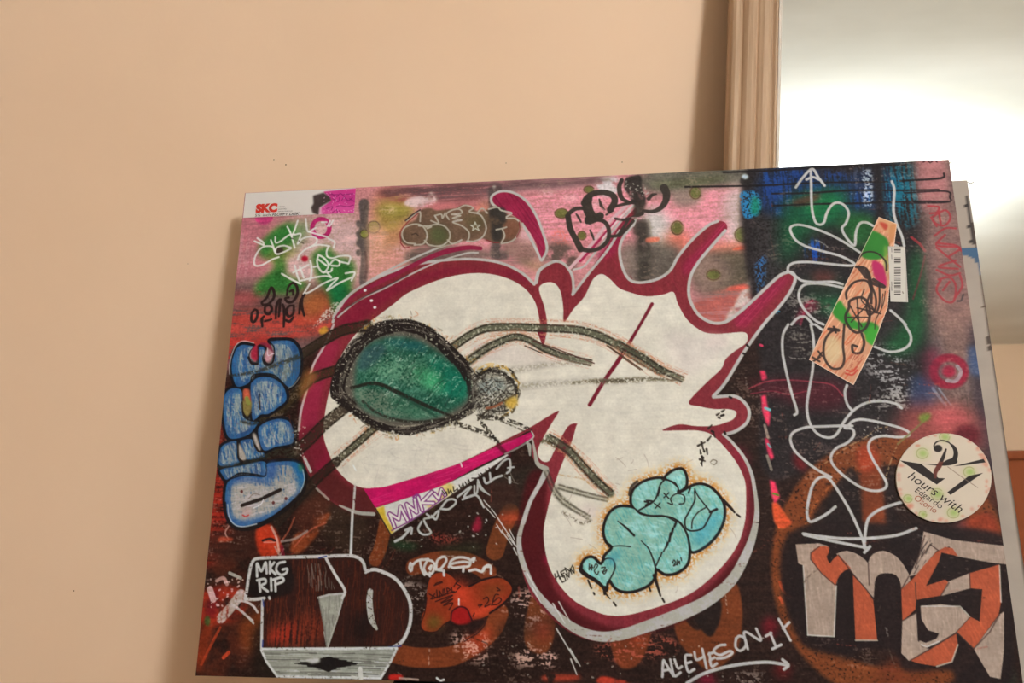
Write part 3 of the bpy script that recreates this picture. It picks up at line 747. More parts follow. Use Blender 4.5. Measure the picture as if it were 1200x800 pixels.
# small second eye to the right
sm = pts('556,438 575,430 595,438 605,456 603,474 590,484 570,490 558,478')
P.fill(sm, (128, 122, 116), .9, 5, tex='fine', lo=.1, hi=.5); F_('564,446 585,444 592,454 575,462 562,458', (120, 128, 130), .8, 4, jit=.2)
P.hatch(sm, 60, 3, 1.4, (40, 32, 30), .8, 3, (6, 16), .75); P.hatch(sm, -30, 3, 1.4, (44, 36, 32), .8, 3, (6, 16), .6); P.hatch(sm, -45, 4, 1, (196, 188, 178), .8, 2, (5, 12), .5)
for k in range(30):
    t = P.rs.uniform(-2.6, 1.4); P.stroke([(582 + (23 + P.rs.rand()*5) * math.cos(t + d), 459 + (28 + P.rs.rand()*5) * math.sin(t + d)) for d in (0, .2, .4)], P.rs.uniform(1, 2.6), [(40, 32, 28), (206, 156, 70), (40, 32, 28)][k % 3], .7, 1.2, tex='fine', lo=.2, hi=.5)
S_('558,440 574,434 590,438 602,448 606,460', 4, (34, 28, 26), a=.9, soft=1.6, tex='fine', lo=.2, hi=.45); S_('560,492 572,480 590,470 604,462', 2, (60, 48, 40), a=.8)
F_('592,470 604,464 606,474 596,478', (206, 160, 60), .8, 3); S_('570,478 580,476 588,472', 3, (170, 90, 60), a=.7); S_('560,432 575,426 592,432 602,442', 2.4, (214, 168, 80), a=.6, tex='fine', lo=.3, hi=.5)
P.part = 0
# tail of the eye, toward the stripe and the bulb
for s in ('530,495 548,500 566,506 580,514', '566,496 574,506 586,520 594,528', '560,488 585,490 605,496 622,504'): P.scribble(pts(s), 3, 7, 1.8, (44, 36, 32), .75)
leg('770,528 860,585 930,662 1000,735 1060,790', [5, 8, 8, 8, 7], (74, 74, 60), .9, E, glow=(222, 150, 110))
S_('632,518 640,516 652,524', 6, (60, 54, 36), a=.7, soft=3, tex='fine', lo=.3, hi=.6)
leg('640,552 650,575 664,590 690,606', [2, 7, 7, 2], (120, 112, 100), .5); leg('655,570 690,580 712,585', [6, 5, 2], (150, 140, 128), .5)
S_('660,600 680,612 692,610', 3, (70, 56, 48), a=.7, soft=3, tex='fine', lo=.4, hi=.6); S_('655,556 680,560 690,566', 2, (190, 150, 100), a=.6, tex='fine', lo=.3, hi=.6)

# ---- magenta stripe and paper label below it
P.part = 3
SS = (420, 500)
P.fill(pts('30,362 150,352 350,292 600,212 800,120 1008,30 1026,60 860,156 700,232 500,342 300,412 100,472', SS, 5), (190, 20, 92), 1, 0, sm=False, jit=.1)
P.hatch(pts('30,362 150,352 350,292 600,212 800,120 1008,30 1026,60 860,156 700,232 500,342 300,412 100,472', SS, 5), -20, 4, 1.1, (220, 70, 130), .5, .6, (14, 40), .5, sm=False)
S_('600,212 606,232', 1.6, (226, 200, 200), SS, k=5); S_('820,110 860,150 880,165', 5, (90, 20, 40), SS, k=5, a=.8, soft=2)
S_('1015,28 1026,58 985,92', 1.6, GREY, SS, k=5); S_('985,92 1000,110 1005,165', [2, 5, 2], (170, 166, 160), SS, k=5, a=.9); S_('860,158 920,130 985,92', 2, (150, 146, 140), SS, k=5, a=.8)
P.part = 4
lab = pts('100,475 300,412 500,342 700,246 872,160 880,166 740,265 600,360 420,480 190,632', SS, 5)
P.fill(lab, (214, 206, 196), 1, 0, sm=False, jit=.05)
F_('100,478 150,462 160,520 210,612 190,630', (206, 170, 60), 1, 1, SS, 5, sm=False); F_('480,352 540,330 560,370 500,420 470,410', (214, 186, 90), .8, 3, SS, 5); F_('400,460 440,430 460,440 430,480', (206, 176, 70), .7, 3, SS, 5)
for w_, c_ in ((5.2, (124, 52, 124)), (2.4, (222, 212, 200))):
    for s in ('212,585 182,508 236,540 246,466 288,545', '306,530 282,452 342,500 330,424', '374,486 350,412', '430,380 366,445 440,446', '446,392 470,420 486,366 508,398'):
        S_(s, w_, c_, SS, k=5, sm=False)
S_('195,606 300,552 400,488 505,412', 1.4, (124, 52, 124), SS, k=5)
S_('320,410 345,395 360,410', 2, (140, 50, 130), SS, k=5)
for s in ('490,372 505,395 515,380 520,400', '525,365 530,390 540,370 550,390', '555,350 560,378 580,362 585,380', '590,340 600,362 612,330 618,352', '625,322 640,350 645,308 660,335', '665,300 690,300 672,330 700,312', '705,278 712,300 735,282 715,270', '745,250 752,275', '765,240 772,262 790,250'):
    S_(s, 1.2, INK, SS, k=5, sm=False)
S_('100,476 190,632', 1.6, (50, 34, 30), SS, k=5); S_('190,632 420,484 600,364 740,270 880,168', 1.2, (60, 44, 40), SS, k=5, sm=False)

# ---- blue bubble letters down the left side
P.part = 5
T1, T2, T3 = (240, 380), (240, 470), (240, 550); k8 = 8.571
blue = [pts('285,560 265,450 275,330 310,240 380,195 490,215 455,270 445,330 470,385 525,400 540,330 540,230 590,225 605,270 580,340 600,400 650,410 690,360 700,290 690,220 650,160 760,150 870,160 940,230 965,330 955,480 910,580 845,635 770,570 700,510 600,490 480,510 445,590 330,630', T1, k8),
        pts('261,473 262,464 268,456 277,454 284,459 284,482 288,490 296,493 303,494 300,500 292,509 278,514 267,512 262,494'),
        pts('293,455 296,446 305,441 319,442 331,450 336,462 335,470 327,477 315,485 306,486 300,491 295,490'),
        pts('140,640 145,500 190,430 310,390 325,440 330,560 350,620 240,660', T2, k8), pts('355,400 470,375 500,440 540,500 590,510 600,560 430,590 390,520', T2, k8),
        pts('530,290 570,230 650,190 760,170 850,200 890,280 900,370 870,430 720,460 600,500 550,420', T2, k8), pts('160,680 350,640 600,600 610,740 500,730 350,720 260,770 210,790 170,740', T2, k8),
        pts('230,120 300,80 420,55 590,70 620,20 620,-60 700,-80 850,-90 950,-60 1000,20 1010,120 970,210 880,310 760,410 640,490 500,550 370,580 270,540 220,450 200,320 205,200', T3, k8)]
for q in blue:
    ctr = q.mean(0)
    P.stroke(q, 5.5, (26, 24, 30), 1, .8, True, True)
for n_, q in enumerate(blue):
    ctr = q.mean(0)
    P.fill(q, (52, 92, 146), 1, 0, jit=.1)
    P.hatch(q, 82, 2.4, 1.5, (40, 110, 168), .6, 1, (6, 22), .6)
    inner = ctr + (q - ctr) * (.78 if n_ != 7 else .84)
    P.fill(inner, (150, 156, 160), .85, 6, tex='vt', lo=.42, hi=.6); P.fill(q, (30, 52, 96), .6, 2, tex='mid', lo=.55, hi=.75)
    P.hatch(inner, 80, 1.7, 1.6, (172, 172, 168) if n_ not in (7,) else (176, 164, 160), .7, 1.2, (5, 18), .62 if n_ != 7 else .95)
    P.hatch(inner, 55, 5, 1.2, (150, 120, 140), .4, 1.5, (5, 14), .4)
    P.stroke(q, 1.4, (24, 22, 26), .9, .8, True, True)
for s in ('275,330 310,240 380,195 490,210', '650,160 760,150 870,160 940,230 965,330'): S_(s, 2.4, (26, 24, 30), T1, k=k8)
S_('250,500 250,400 275,290 320,200 390,165 490,185', 1.4, (196, 184, 186), T1, k=k8, a=.8); S_('955,520 900,600 840,640', 1.2, (170, 160, 160), T1, k=k8, a=.7)
F_('480,240 520,200 530,260 525,360 470,340 460,290', (170, 40, 66), 1, 1, T1, k8); F_('545,190 600,180 660,210 690,290 660,280 630,230', (130, 36, 60), 1, 1, T1, k8); F_('600,300 630,250 690,290 650,370 610,360', (196, 140, 150), 1, 1, T1, k8)
S_('440,330 470,390 530,395', 3, (34, 26, 30), T1, k=k8); S_('590,360 630,400 680,380 695,310', 2.6, (34, 26, 30), T1, k=k8); S_('630,240 635,310 690,290', 1, (220, 200, 200), T1, k=k8)
F_('385,660 440,650 455,700 460,797 400,797', (196, 90, 66), 1, 2, T1, k8); F_('375,0 465,0 465,90 430,150 385,110', (136, 116, 66), 1, 2, T2, k8); S_('420,740 440,790', 5, (140, 140, 70), T1, k=k8)
S_('548,700 545,780', 1.6, INK, T1, k=k8); S_('550,0 555,80', 1.6, INK, T2, k=k8); S_('375,10 385,110 430,165 470,110', 1.6, INK, T2, k=k8)
F_('340,420 420,570 350,580', (176, 160, 152), 1, 1, T2, k8); F_('480,340 510,330 560,480 530,480', (176, 160, 154), 1, 1, T2, k8); S_('335,410 340,560 380,600', 1.4, INK, T2, k=k8); S_('500,440 540,500 590,505', 2.4, INK, T2, k=k8)
# the big closing bowl: pale middle, blue rim, bar
F_('225,300 215,400 245,520 370,560 600,470 640,430 500,470 370,500 280,470 260,380 270,250 240,250', (48, 92, 160), .8, 4, T3, k8); F_('250,130 420,75 700,90 720,-60 640,-60 620,90 700,160 520,130 300,160', (50, 86, 150), .8, 4, T3, k8)
F_('860,-80 960,-40 990,60 980,160 900,200 930,80', (30, 96, 150), .8, 4, T3, k8); F_('940,-60 990,-20 960,20', (60, 120, 66), .8, 3, T3, k8)
F_('270,200 420,120 620,170 780,100 930,110 900,260 600,440 380,500 280,450', (182, 168, 162), .85, 8, T3, k8, tex='dry', lo=.25, hi=.5)
P.hatch(pts('270,200 420,140 620,170 760,120 900,150 880,260 600,430 380,490 290,440', T3, k8), -10, 2, 1.4, (184, 172, 168), .7, 1, (6, 20), .7)
F_('380,400 440,380 470,430 430,470 380,450', (206, 150, 150), .6, 5, T3, k8); S_('380,455 410,470 440,455', 1.4, (206, 60, 60), T3, k=k8)
P.stroke(pts('375,358 585,290', T3, k8), 4.2, INK, 1, .8, False); P.stroke(pts('600,278 755,205', T3, k8), 4.4, INK, 1, .8, False); S_('440,290 490,245 550,250', 1, (130, 110, 110), T3, k=k8); S_('590,300 560,350 490,385', 1, (226, 220, 214), T3, k=k8)
for x, y in ((370, 220), (688, 332), (815, 290)): B_(240 + x/k8, 550 + y/k8, 1.8, 2, (96, 40, 40), .9, .2)
S_('205,330 220,470 290,575 400,600 520,575 640,515 780,420 900,320 990,220 1012,120', [2, 3, 3.6, 4, 4, 5, 4, 4], (30, 24, 24), T3, k=k8)
S_('230,350 245,470 300,550 390,572 520,545', 1.3, (206, 204, 200), T3, k=k8, a=.8); S_('985,0 1000,110 960,220', 1.2, (190, 190, 190), T3, k=k8, a=.7)
P.part = 0
# legs crossing over the letters
for s, w in (('520,150 440,180 340,215 260,232 195,240', [6, 5, 4, 3]), ('490,605 430,596 380,612 300,640 220,658 140,672', [9, 8, 6, 4, 3]), ('350,450 300,462 250,455', [6, 5, 3])):
    S_(s, w, (48, 44, 36), B, a=.8, soft=2.5, tex='fine', lo=.2, hi=.5)
S_('520,450 500,520 505,600', 8, (120, 104, 90), B, a=.4, soft=5, tex='fine', lo=.4, hi=.7); P.specks(345, 500, 358, 535, 18, 1.8, (206, 196, 186), .7)
F_('410,170 530,130 525,210 470,290 400,230', (60, 66, 60), .35, 8, B, tex='fine', lo=.3, hi=.6)
F_('440,120 800,-60 940,60 800,130 640,130', (0, 0, 0), 0, 1, B)

# ---- turquoise bubble letters in the bulb
P.part = 6
O = (670, 530); k4 = 4.445
body = pts('168,400 190,328 240,285 320,288 360,320 430,332 510,335 565,370 600,430 612,510 600,580 550,622 490,632 440,606 430,650 390,694 310,722 240,712 200,662 180,600 170,545 210,495 180,460', O, k4)
top = pts('312,265 320,200 370,155 440,135 500,142 552,180 556,212 640,170 700,172 752,210 790,270 790,350 752,430 690,490 628,516 614,470 600,420 562,362 500,334 420,330 350,310', O, k4)
lobe = pts('488,134 528,96 575,88 596,128 592,176 556,198 540,160', O, k4)
heart = pts('52,596 72,556 110,548 150,582 176,554 212,556 226,596 204,650 184,680 178,715 160,690 120,655 76,634', O, k4)
for q in (body, top, lobe, heart):
    P.stroke(q, 20, (216, 166, 84), .6, 12, True, True, tex='fine', lo=.3, hi=.7, track=False)
    P.stroke(q, 12, (196, 116, 52), .85, 7, True, True, tex='fine', lo=.3, hi=.65, track=False)
for q in (body, top, lobe, heart): P.stroke(q, 4.6, (34, 24, 24), 1, .8, True, True)
for q in (lobe, top, body, heart):
    P.fill(q, (138, 184, 174), 1, 0, jit=.12)
    P.hatch(q, 65, 3, 1.4, (70, 160, 172), .45, 1, (5, 14), .5); P.hatch(q, 20, 4, 2, (176, 204, 190), .4, 1.4, (6, 16), .4)
    P.stroke(q, 1.6, (34, 24, 24), 1, .8, True, True)
F_('640,400 760,300 780,350 700,470 640,490', (44, 140, 180), .5, 8, O, k4); F_('190,540 300,500 260,520 210,600', (60, 150, 180), .6, 6, O, k4)
for s, w in (('490,135 460,170 430,250 340,306', 1.8), ('470,140 520,150 552,182 560,215', 1.4), ('240,358 280,388 325,432', [1, 2.2, 2.4]), ('190,492 250,485 305,490', 1.3), ('362,460 400,500 425,560 438,605', [1, 1.6, 2]),
             ('352,312 400,328 480,330 545,360', 1.8), ('640,190 660,230 700,280 720,305', 1.4), ('640,200 640,250 610,310 590,350 596,395 630,408 680,395 710,350 730,310 752,295', 1.8), ('625,395 630,350 660,310 700,285', 1.4), ('720,310 755,295', 2.8),
             ('460,185 450,225', 1.6), ('480,212 505,238', 1.4), ('505,210 480,235', 1.4), ('430,265 462,288', 1.4), ('460,262 435,290', 1.4), ('500,262 525,270 515,240 545,215 585,225 585,262 560,268', 1.4), ('608,210 618,185', 2),
             ('380,255 400,260 385,275 420,255 390,250', 2)):
    S_(s, w, (36, 28, 28), O, k=k4)
for s in ('545,360 535,385', '528,395 520,425', '515,420 508,462', '500,470 492,492', '488,495 478,515', '470,520 462,542', '458,545 450,565', '448,570 440,588'): S_(s, 2.6 if s[0] == '5' else 1.6, (36, 28, 28), O, k=k4, sm=False)
for s in ('525,575 532,560 540,572 530,590 545,582', '550,560 548,585 560,565 562,580', '568,545 572,562'): S_(s, 1.2, INK, O, k=k4)
for s in ('92,580 90,610 105,585 104,612', '95,598 108,598', '115,600 125,580 135,590 118,615 132,635 140,620', '155,600 175,598 160,625 182,610 170,632 158,618'): S_(s, 1.2, INK, O, k=k4)
S_('52,590 48,612 80,640 125,668 165,705 172,735', [3, 5, 4, 3, 3], (36, 26, 26), O, k=k4); S_('172,700 175,730 200,762', [3, 2, 1], INK, O, k=k4)
for s in ('430,640 445,690 462,745', '472,760 482,778', '85,665 102,705', '114,730 118,738', '400,690 410,720', '790,250 830,290 848,312', '860,322 876,334', '218,780 230,797'): S_(s, [4, 2] if s[:3] in ('430', '790') else 2, (40, 28, 26), O, k=k4)
S_('300,220 310,180 340,150', 3, (40, 28, 26), O, k=k4, a=.8)
P.part = 0
for s in ('678,20 682,45', '672,5 668,-15', '690,-5 686,-20', '675,55 680,70'): S_(s, [2.5, 1], INK, O, k=k4)
S_('722,50 735,38 755,45 745,62 725,58', 1, (120, 104, 92), O, k=k4)
for s in ('818,522 826,518', '822,518 824,526', '829,516 833,511', '828,526 829,532', '824,536 822,543', '820,538 826,540', '840,486 843,484', '842,489 844,490', '846,482 849,480', '830,502 834,498', '836,508 838,512'): S_(s, [2.6, 1.6], (44, 34, 30), a=.9)
for s in ('875,404 877,406', '871,414 873,415', '855,465 857,466', '834,505 836,506', '849,506 850,508', '845,487 848,486'): S_(s, 2.6, (34, 26, 26))
# small black writing
for s in ('652,681 650,672', '656,678 653,669', '651,677 655,674', '660,676 657,670 662,667', '658,673 661,671', '665,672 662,665 668,669', '668,668 671,662', '659,682 656,676 661,674 663,680 659,682', '665,678 663,672 667,676 667,670', '670,672 668,666 673,671 672,664'):
    S_(s, 1.2, INK, sm=False)

# ---- dark red jug-shaped letter at the lower left
P.part = 7
jug = pts('270,405 285,300 305,228 330,215 480,208 650,205 780,205 830,240 838,278 900,275 970,310 1020,370 1045,440 1040,530 1000,608 970,634 345,634 350,402', C)
P.fill(jug, (50, 26, 22), 1, 0, sm=False)
P.hatch(pts('480,220 640,220 640,500 600,625 370,625 370,420', C), 92, 2.2, 1.2, (112, 44, 28), .7, 1, (10, 34), .7, sm=False)
P.hatch(pts('680,230 800,220 900,300 1020,420 1020,560 960,620 680,620 740,380', C), 95, 2.4, 1.2, (92, 36, 24), .7, 1, (10, 34), .6, sm=False)
F_('400,520 620,480 630,610 380,615', (150, 54, 34), .6, 12, C, tex='vt', lo=.35, hi=.6); F_('390,560 500,520 500,600 400,610', (186, 44, 30), .5, 8, C, tex='vt', lo=.4, hi=.6)
F_('770,480 860,470 850,600 760,600', (28, 20, 20), .7, 14, C); F_('300,240 470,230 480,380 290,390', (30, 22, 22), .9, 3, C)
P.hatch(pts('560,240 640,240 690,360 600,370 560,330', C), 86, 3, 1, (150, 140, 132), .6, 1, (10, 30), .45, sm=False)
P.hatch(pts('320,190 700,165 690,205 330,212', C), -30, 4, 1, (110, 30, 24), .7, 2, (10, 26), .7, sm=False, track=False); P.hatch(pts('860,180 900,180 920,260 850,260', C), -50, 4, 1, (100, 30, 24), .7, 2, (8, 18), .6, sm=False, track=False)
tri = pts('614,395 660,385 733,380 655,632 640,560 620,430', C)
P.fill(tri, (150, 146, 140), 1, 0, sm=False, jit=.1); P.hatch(tri, 90, 3, 1, (96, 90, 86), .6, 1, (10, 30), .6, sm=False)
S_('612,400 660,386 734,380', 2.2, (186, 180, 174), C, sm=False); S_('640,560 655,634 700,500 734,380', 1.8, (176, 170, 164), C, sm=False); S_('614,400 640,540 652,630', 1.4, (120, 114, 110), C)
WJ = (198, 190, 184)
for s, w in (('270,405 276,370 290,280 305,230 340,215 480,210 650,206', 3.6), ('650,206 720,203 780,206 820,230 834,280', 3.6), ('838,276 870,268 900,274 970,308 1020,370 1044,435 1042,520 1010,598 965,632', 3.8), ('268,405 310,408 358,402', 3.6), ('350,405 348,520 346,632', 3), ('645,210 690,290 736,365 725,400', 3.2)):
    S_(s, w, WJ, C, tex='fine', lo=.05, hi=.25)
S_('856,370 852,420 862,500 885,545', [6, 7, 7, 3], (176, 170, 164), C, tex='fine', lo=.1, hi=.35); S_('382,398 384,404', 3, WJ, C)
for s in ('352,410 356,440', '352,600 350,630', '615,214 650,205', '940,632 1000,626'): S_(s, 1.4, (36, 52, 130), C, a=.9)
bs = pts('345,640 660,638 980,636 965,660 905,776 660,772 418,768 365,690', C)
P.fill(bs, (154, 152, 146), 1, 0, sm=False, jit=.08)
P.hatch(bs, 1, 2.2, 1, (66, 60, 58), .7, .8, (20, 70), .55, sm=False); P.hatch(bs, 1, 3, 1.2, (204, 200, 194), .6, .8, (20, 60), .4, sm=False)
for k in range(26):
    y = P.rs.uniform(680, 738); h_ = 1 - abs(y - 708) / 34
    P.stroke(pts([(660 - 165*h_*P.rs.uniform(.6, 1), y), (660, y + P.rs.uniform(-4, 4)), (660 + 150*h_*P.rs.uniform(.5, 1), y)], C), [1, 3.4, 1], (28, 22, 22), .95)
F_('555,690 610,682 618,700 580,708', (196, 190, 184), 1, 1, C)
for s in ('345,640 660,638 980,636', '345,645 370,700 420,768', '420,768 660,773 900,777', '980,640 950,700 905,776'): S_(s, 2.6, (206, 202, 196), C, sm=False, tex='fine', lo=.1, hi=.3)
S_('808,735 812,780', 5, (206, 200, 190), C); S_('770,770 790,775', 3, (200, 194, 184), C)
# MKG RIF marker
for s in ('325,300 325,240 345,275 365,235 370,285', '385,232 385,285', '405,235 388,262 412,290', '455,232 425,240 415,270 435,292 460,285 466,265 445,268', '335,320 340,370', '325,318 360,312 365,330 345,345 375,370', '390,310 392,365', '410,315 412,368', '400,315 440,305 448,322 412,338'):
    S_(s, 2.9, (200, 194, 188), C)

# ---- block letters at the lower right
P.part = 8
GR, CO = (164, 138, 128), (170, 78, 52)
def blk(s, col): 
    q = pts(s, L); P.fill(q, col, 1, 0, sm=False, jit=.06)
    P.hatch(q, 80 if col is GR else 60, 2.6, 1.6, tuple(np.array(col) * (1.1 if col is GR else 1.14)), .5, 1, (8, 24), .6, sm=False)
    P.hatch(q, 90, 6, 1.2, tuple(np.array(col) * .86), .4, 1, (8, 24), .4, sm=False)
P.fill(pts('95,100 700,60 1130,120 1145,330 1130,800 900,800 850,740 640,740 560,640 160,620', L), (34, 22, 22), .95, 4, track=False)
blk('130,150 240,145 288,160 230,172 200,200 204,230 166,248 142,240', GR); blk('165,245 204,225 250,285 320,345 310,580 240,582 186,575', GR)
blk('320,195 345,184 370,180 400,188 430,203 455,222 470,240 478,300 495,400 460,360 400,290 380,260', GR)
blk('198,215 200,195 215,172 240,160 270,158 288,165 284,188 274,208 280,225 290,240 308,218 330,198 358,228 388,262 360,272 338,290 325,315 315,345 270,305 230,265', CO); P.fill(pts('312,580 316,420 320,350 330,315 350,294 375,286 397,296 404,340 410,598', L), (34, 22, 22), 1, 0, sm=False); blk('398,295 460,360 492,410 512,600 410,598', CO)
blk('470,235 478,212 492,196 515,184 540,180 570,188 600,206 625,232 645,262 660,290 668,318 646,340 625,360 622,335 614,312 600,294 580,286 550,284 525,288 508,302 500,325 495,400 474,340', GR)
blk('730,90 870,130 1130,160 1130,245 1040,235 880,205 850,160 790,180 700,290 662,300 710,200', GR)
blk('625,360 680,310 730,250 790,185 830,162 865,168 890,205 812,188 800,230 740,345 830,315 848,330 810,390 695,410 690,455 630,510', CO)
blk('845,325 945,285 950,355 810,392', GR); blk('630,508 695,472 702,600 720,630 760,640 660,695 625,660', GR); blk('715,440 810,430 900,444 945,490 880,562 800,610 740,636 705,620 710,600 740,612 790,592 802,568 750,552 720,500', GR)
blk('945,285 1085,245 1092,420 1080,480 965,640 885,560 950,490 992,512 1005,360 945,355', CO); blk('665,692 760,640 882,566 890,620 862,700 780,720 700,706', CO); blk('965,640 1085,480 1106,465 1106,640 1090,780 1040,770', GR)
for s in ('204,225 250,285 320,345', '330,200 400,290 460,360 495,410', '470,240 474,340', '660,300 625,360', '945,285 948,355', '630,508 695,470', '885,562 965,640', '965,638 1040,560 1085,480', '670,692 760,640 882,566', '200,222 200,190 240,160', '690,330 695,410', '848,330 810,390', '720,210 760,150 800,180', '735,110 690,260'):
    S_(s, 1.2, (70, 48, 44), L, a=.85, sm=False)
for s in ('186,575 310,582', '165,250 186,575', '410,600 512,600', '320,345 310,580', '720,440 900,440 945,488', '1092,420 1085,250', '890,620 862,700 790,722', '720,620 745,630 800,605'): S_(s, 1.2, (206, 196, 186), L, a=.8, sm=False)
P.hatch(pts('710,160 760,120 790,170 690,290 670,290', L), -60, 3, 1, (40, 34, 34), .7, .8, (8, 20), .6, sm=False)

# ---- sleeping orange bow shape with marker writing
P.part = 9
U = (460, 640); k6 = 6.667
bow = pts('300,240 340,210 410,205 470,240 520,290 580,312 660,270 760,245 860,245 920,290 930,350 890,420 800,490 720,550 620,575 540,600 450,580 400,620 330,665 260,665 225,620 230,540 262,470 268,360 280,290', U, k6)
P.fill(bow, (140, 50, 26), 1, 0, jit=.1)
F_('480,260 600,320 640,480 620,560 480,440', (196, 60, 36), .9, 12, U, k6); F_('620,500 780,440 900,400 800,480 640,565', (206, 66, 40), .8, 5, U, k6); F_('280,540 380,560 380,620 280,650', (96, 76, 30), .9, 8, U, k6); F_('700,330 820,290 880,320 760,420', (110, 56, 26), .7, 10, U, k6)
F_('455,560 470,500 520,470 580,480 620,560 600,600 500,605', (150, 24, 24), 1, 1, U, k6); S_('455,585 465,510 520,472 580,488 620,575', 1.6, (60, 20, 24), U, k=k6)
S_('268,400 250,520 220,610 250,660 340,665 400,610 450,580', 1.2, (44, 22, 20), U, k=k6); S_('600,310 720,255 850,240 930,300 930,370 860,450 760,520', 2.2, (34, 20, 20), U, k=k6)
S_('518,410 518,455', 1.8, (220, 200, 190), U, k=k6)
IK = (50, 22, 20)
for s in ('330,300 345,285 385,275', '325,305 390,280', '285,370 340,400', '330,370 300,410', '345,340 350,400', '370,395 365,345 390,385 395,335', '410,380 405,330', '430,370 425,325 450,335', '430,350 448,342', '460,320 470,360 500,350', '480,310 505,270', '520,260 500,290 530,310 505,335', '310,410 480,350', '335,430 470,380 380,440 470,410 400,460 470,440 440,495',
          '710,410 740,395 750,425 720,470 765,450', '775,460 800,380 830,375', '790,430 830,400 850,420 820,450 785,455', '670,460 700,452 680,472', '815,320 840,340 820,345', '640,520 628,545'):
    S_(s, 1.3, IK, U, k=k6)
P.part = 0
S_('720,570 720,610 660,680 560,740', 1.2, (60, 26, 22), U, k=k6); F_('600,590 700,570 722,600 690,650 600,700', (36, 22, 22), .8, 4, U, k6)
# white TOES marker tag
P.part = 10
for s in ('140,130 132,165 142,190', '155,140 150,185', '150,150 200,110 280,100', '215,110 225,170 250,220', '270,110 245,170 270,215 310,205 330,150 310,115 275,108', '285,170 305,150 295,180', '340,180 350,110 400,80 420,110 380,170 350,180 400,190', '440,160 460,110 520,85 600,100 600,150 540,160 470,165 455,140 540,120 600,125', '400,190 402,225', '555,165 552,195', '290,205 292,230', '610,110 640,90 630,120', '600,190 650,180 700,195 735,150 765,155 768,210', '700,195 720,160 765,158'):
    S_(s, 2.8, (206, 198, 190), U, k=k6)

# ---- white marker: arrows, loops and slogan
P.part = 11
WL = (186, 178, 172)
for s in ('200,75 202,140 205,250 220,315 240,332 262,322 275,280 300,240 330,230 360,245 378,280 365,325 347,350 365,390 405,430 412,370 430,328 460,322 492,338', '130,158 165,110 207,72 235,110 265,150', '180,122 210,110 240,122',
          '430,462 340,405 250,362 160,335 115,338 105,360 130,405 180,435 260,458 340,480 405,515 380,524 300,518 200,508 130,510 98,525 92,548', '92,550 130,575 160,595 220,602 300,600 350,612', '350,628 290,615 220,608 170,615 148,640 145,680 170,730 220,780 260,800', '110,800 140,770 175,765 210,800',
          '580,130 592,170 588,260 600,320 625,380 638,432', '575,420 608,435', '575,735 610,765 645,800'):
    S_(s, 3.0, WL, J)
for s in ('95,0 70,50 68,130 85,220 110,320 132,390 135,415 124,424', '200,0 212,60 215,130 208,220 192,310 182,390 195,460 230,510 280,530 320,515 360,450 410,395 470,365 540,360 600,372 626,392', '220,0 255,25', '370,285 360,320 370,370 395,405', '640,0 668,50 665,90 630,118 570,128 500,105',
          '395,475 340,475 260,478 180,482 120,505 105,540 125,590 170,635 230,680 295,715', '360,485 395,490 402,520 370,555 320,580 295,620 310,665 370,720 440,765 500,780 545,770 555,740 520,680 485,620 470,570 490,535 540,522 610,528 655,522 660,505 620,485 550,465 480,450 430,445 395,455 370,480'):
    S_(s, 2.9, WL, K)
S_('979,593.5 970,601 960,607 950,611 946.5,606 946,595 950,575 955,564 963,558.5 972,561 984,578 998,602 1011,632 1013,642', 3.0, WL); S_('1062,587 1050,590 1035,595 1024,601 1017,609 1014,624 1013,641', 3.0, WL)
for s in ('165,100 240,112 340,122 460,122 600,108 695,75', '170,105 280,130 380,150 470,168', '452,188 478,160'):
    S_(s, 3.0, WL, L)
P.specks(1010, 500, 1042, 510, 10, 1.4, (190, 180, 176), .7)
for p0, p1 in (((960, 548), (1015, 512)), ((1015, 512), (1040, 500)), ((1038, 560), (1052, 520))):
    P.stroke([p0, ((p0[0] + p1[0]) / 2, (p0[1] + p1[1]) / 2 - 3), p1], 1.2, (176, 140, 100), .7, .8, tex='fine', lo=.45, hi=.55)
S_('1052,520 1075,500 1088,488', 2, (120, 110, 66), a=.8); F_('1078,486 1090,484 1088,492 1078,494', (110, 140, 50), .8, 3)
P.part = 12
for s in ('305,770 309,697 322,710 356,766', '308,742 336,736', '342,690 360,764 390,750', '362,690 378,730 396,722', '440,668 412,675 425,745 455,735', '415,708 440,700', '455,655 465,690 500,675', '492,640 512,730', '525,660 535,720 560,708', '522,665 545,655', '528,692 550,680', '600,620 570,625 545,650 575,668 620,650 632,660 600,680 560,685',
          '650,590 648,630 670,648 695,625 690,590 665,580 650,595', '705,640 690,560 765,600 745,545', '790,580 815,565', '810,565 835,625', '820,640 862,620', '850,500 905,600', '870,545 900,515'):
    S_(s, 2.6, (190, 180, 174), I)
S_('420,800 500,755 600,725 700,708 800,702 890,715', 3.2, (186, 178, 172), I); S_('868,690 896,715 875,735', 3, (186, 178, 172), I)
P.part = 13
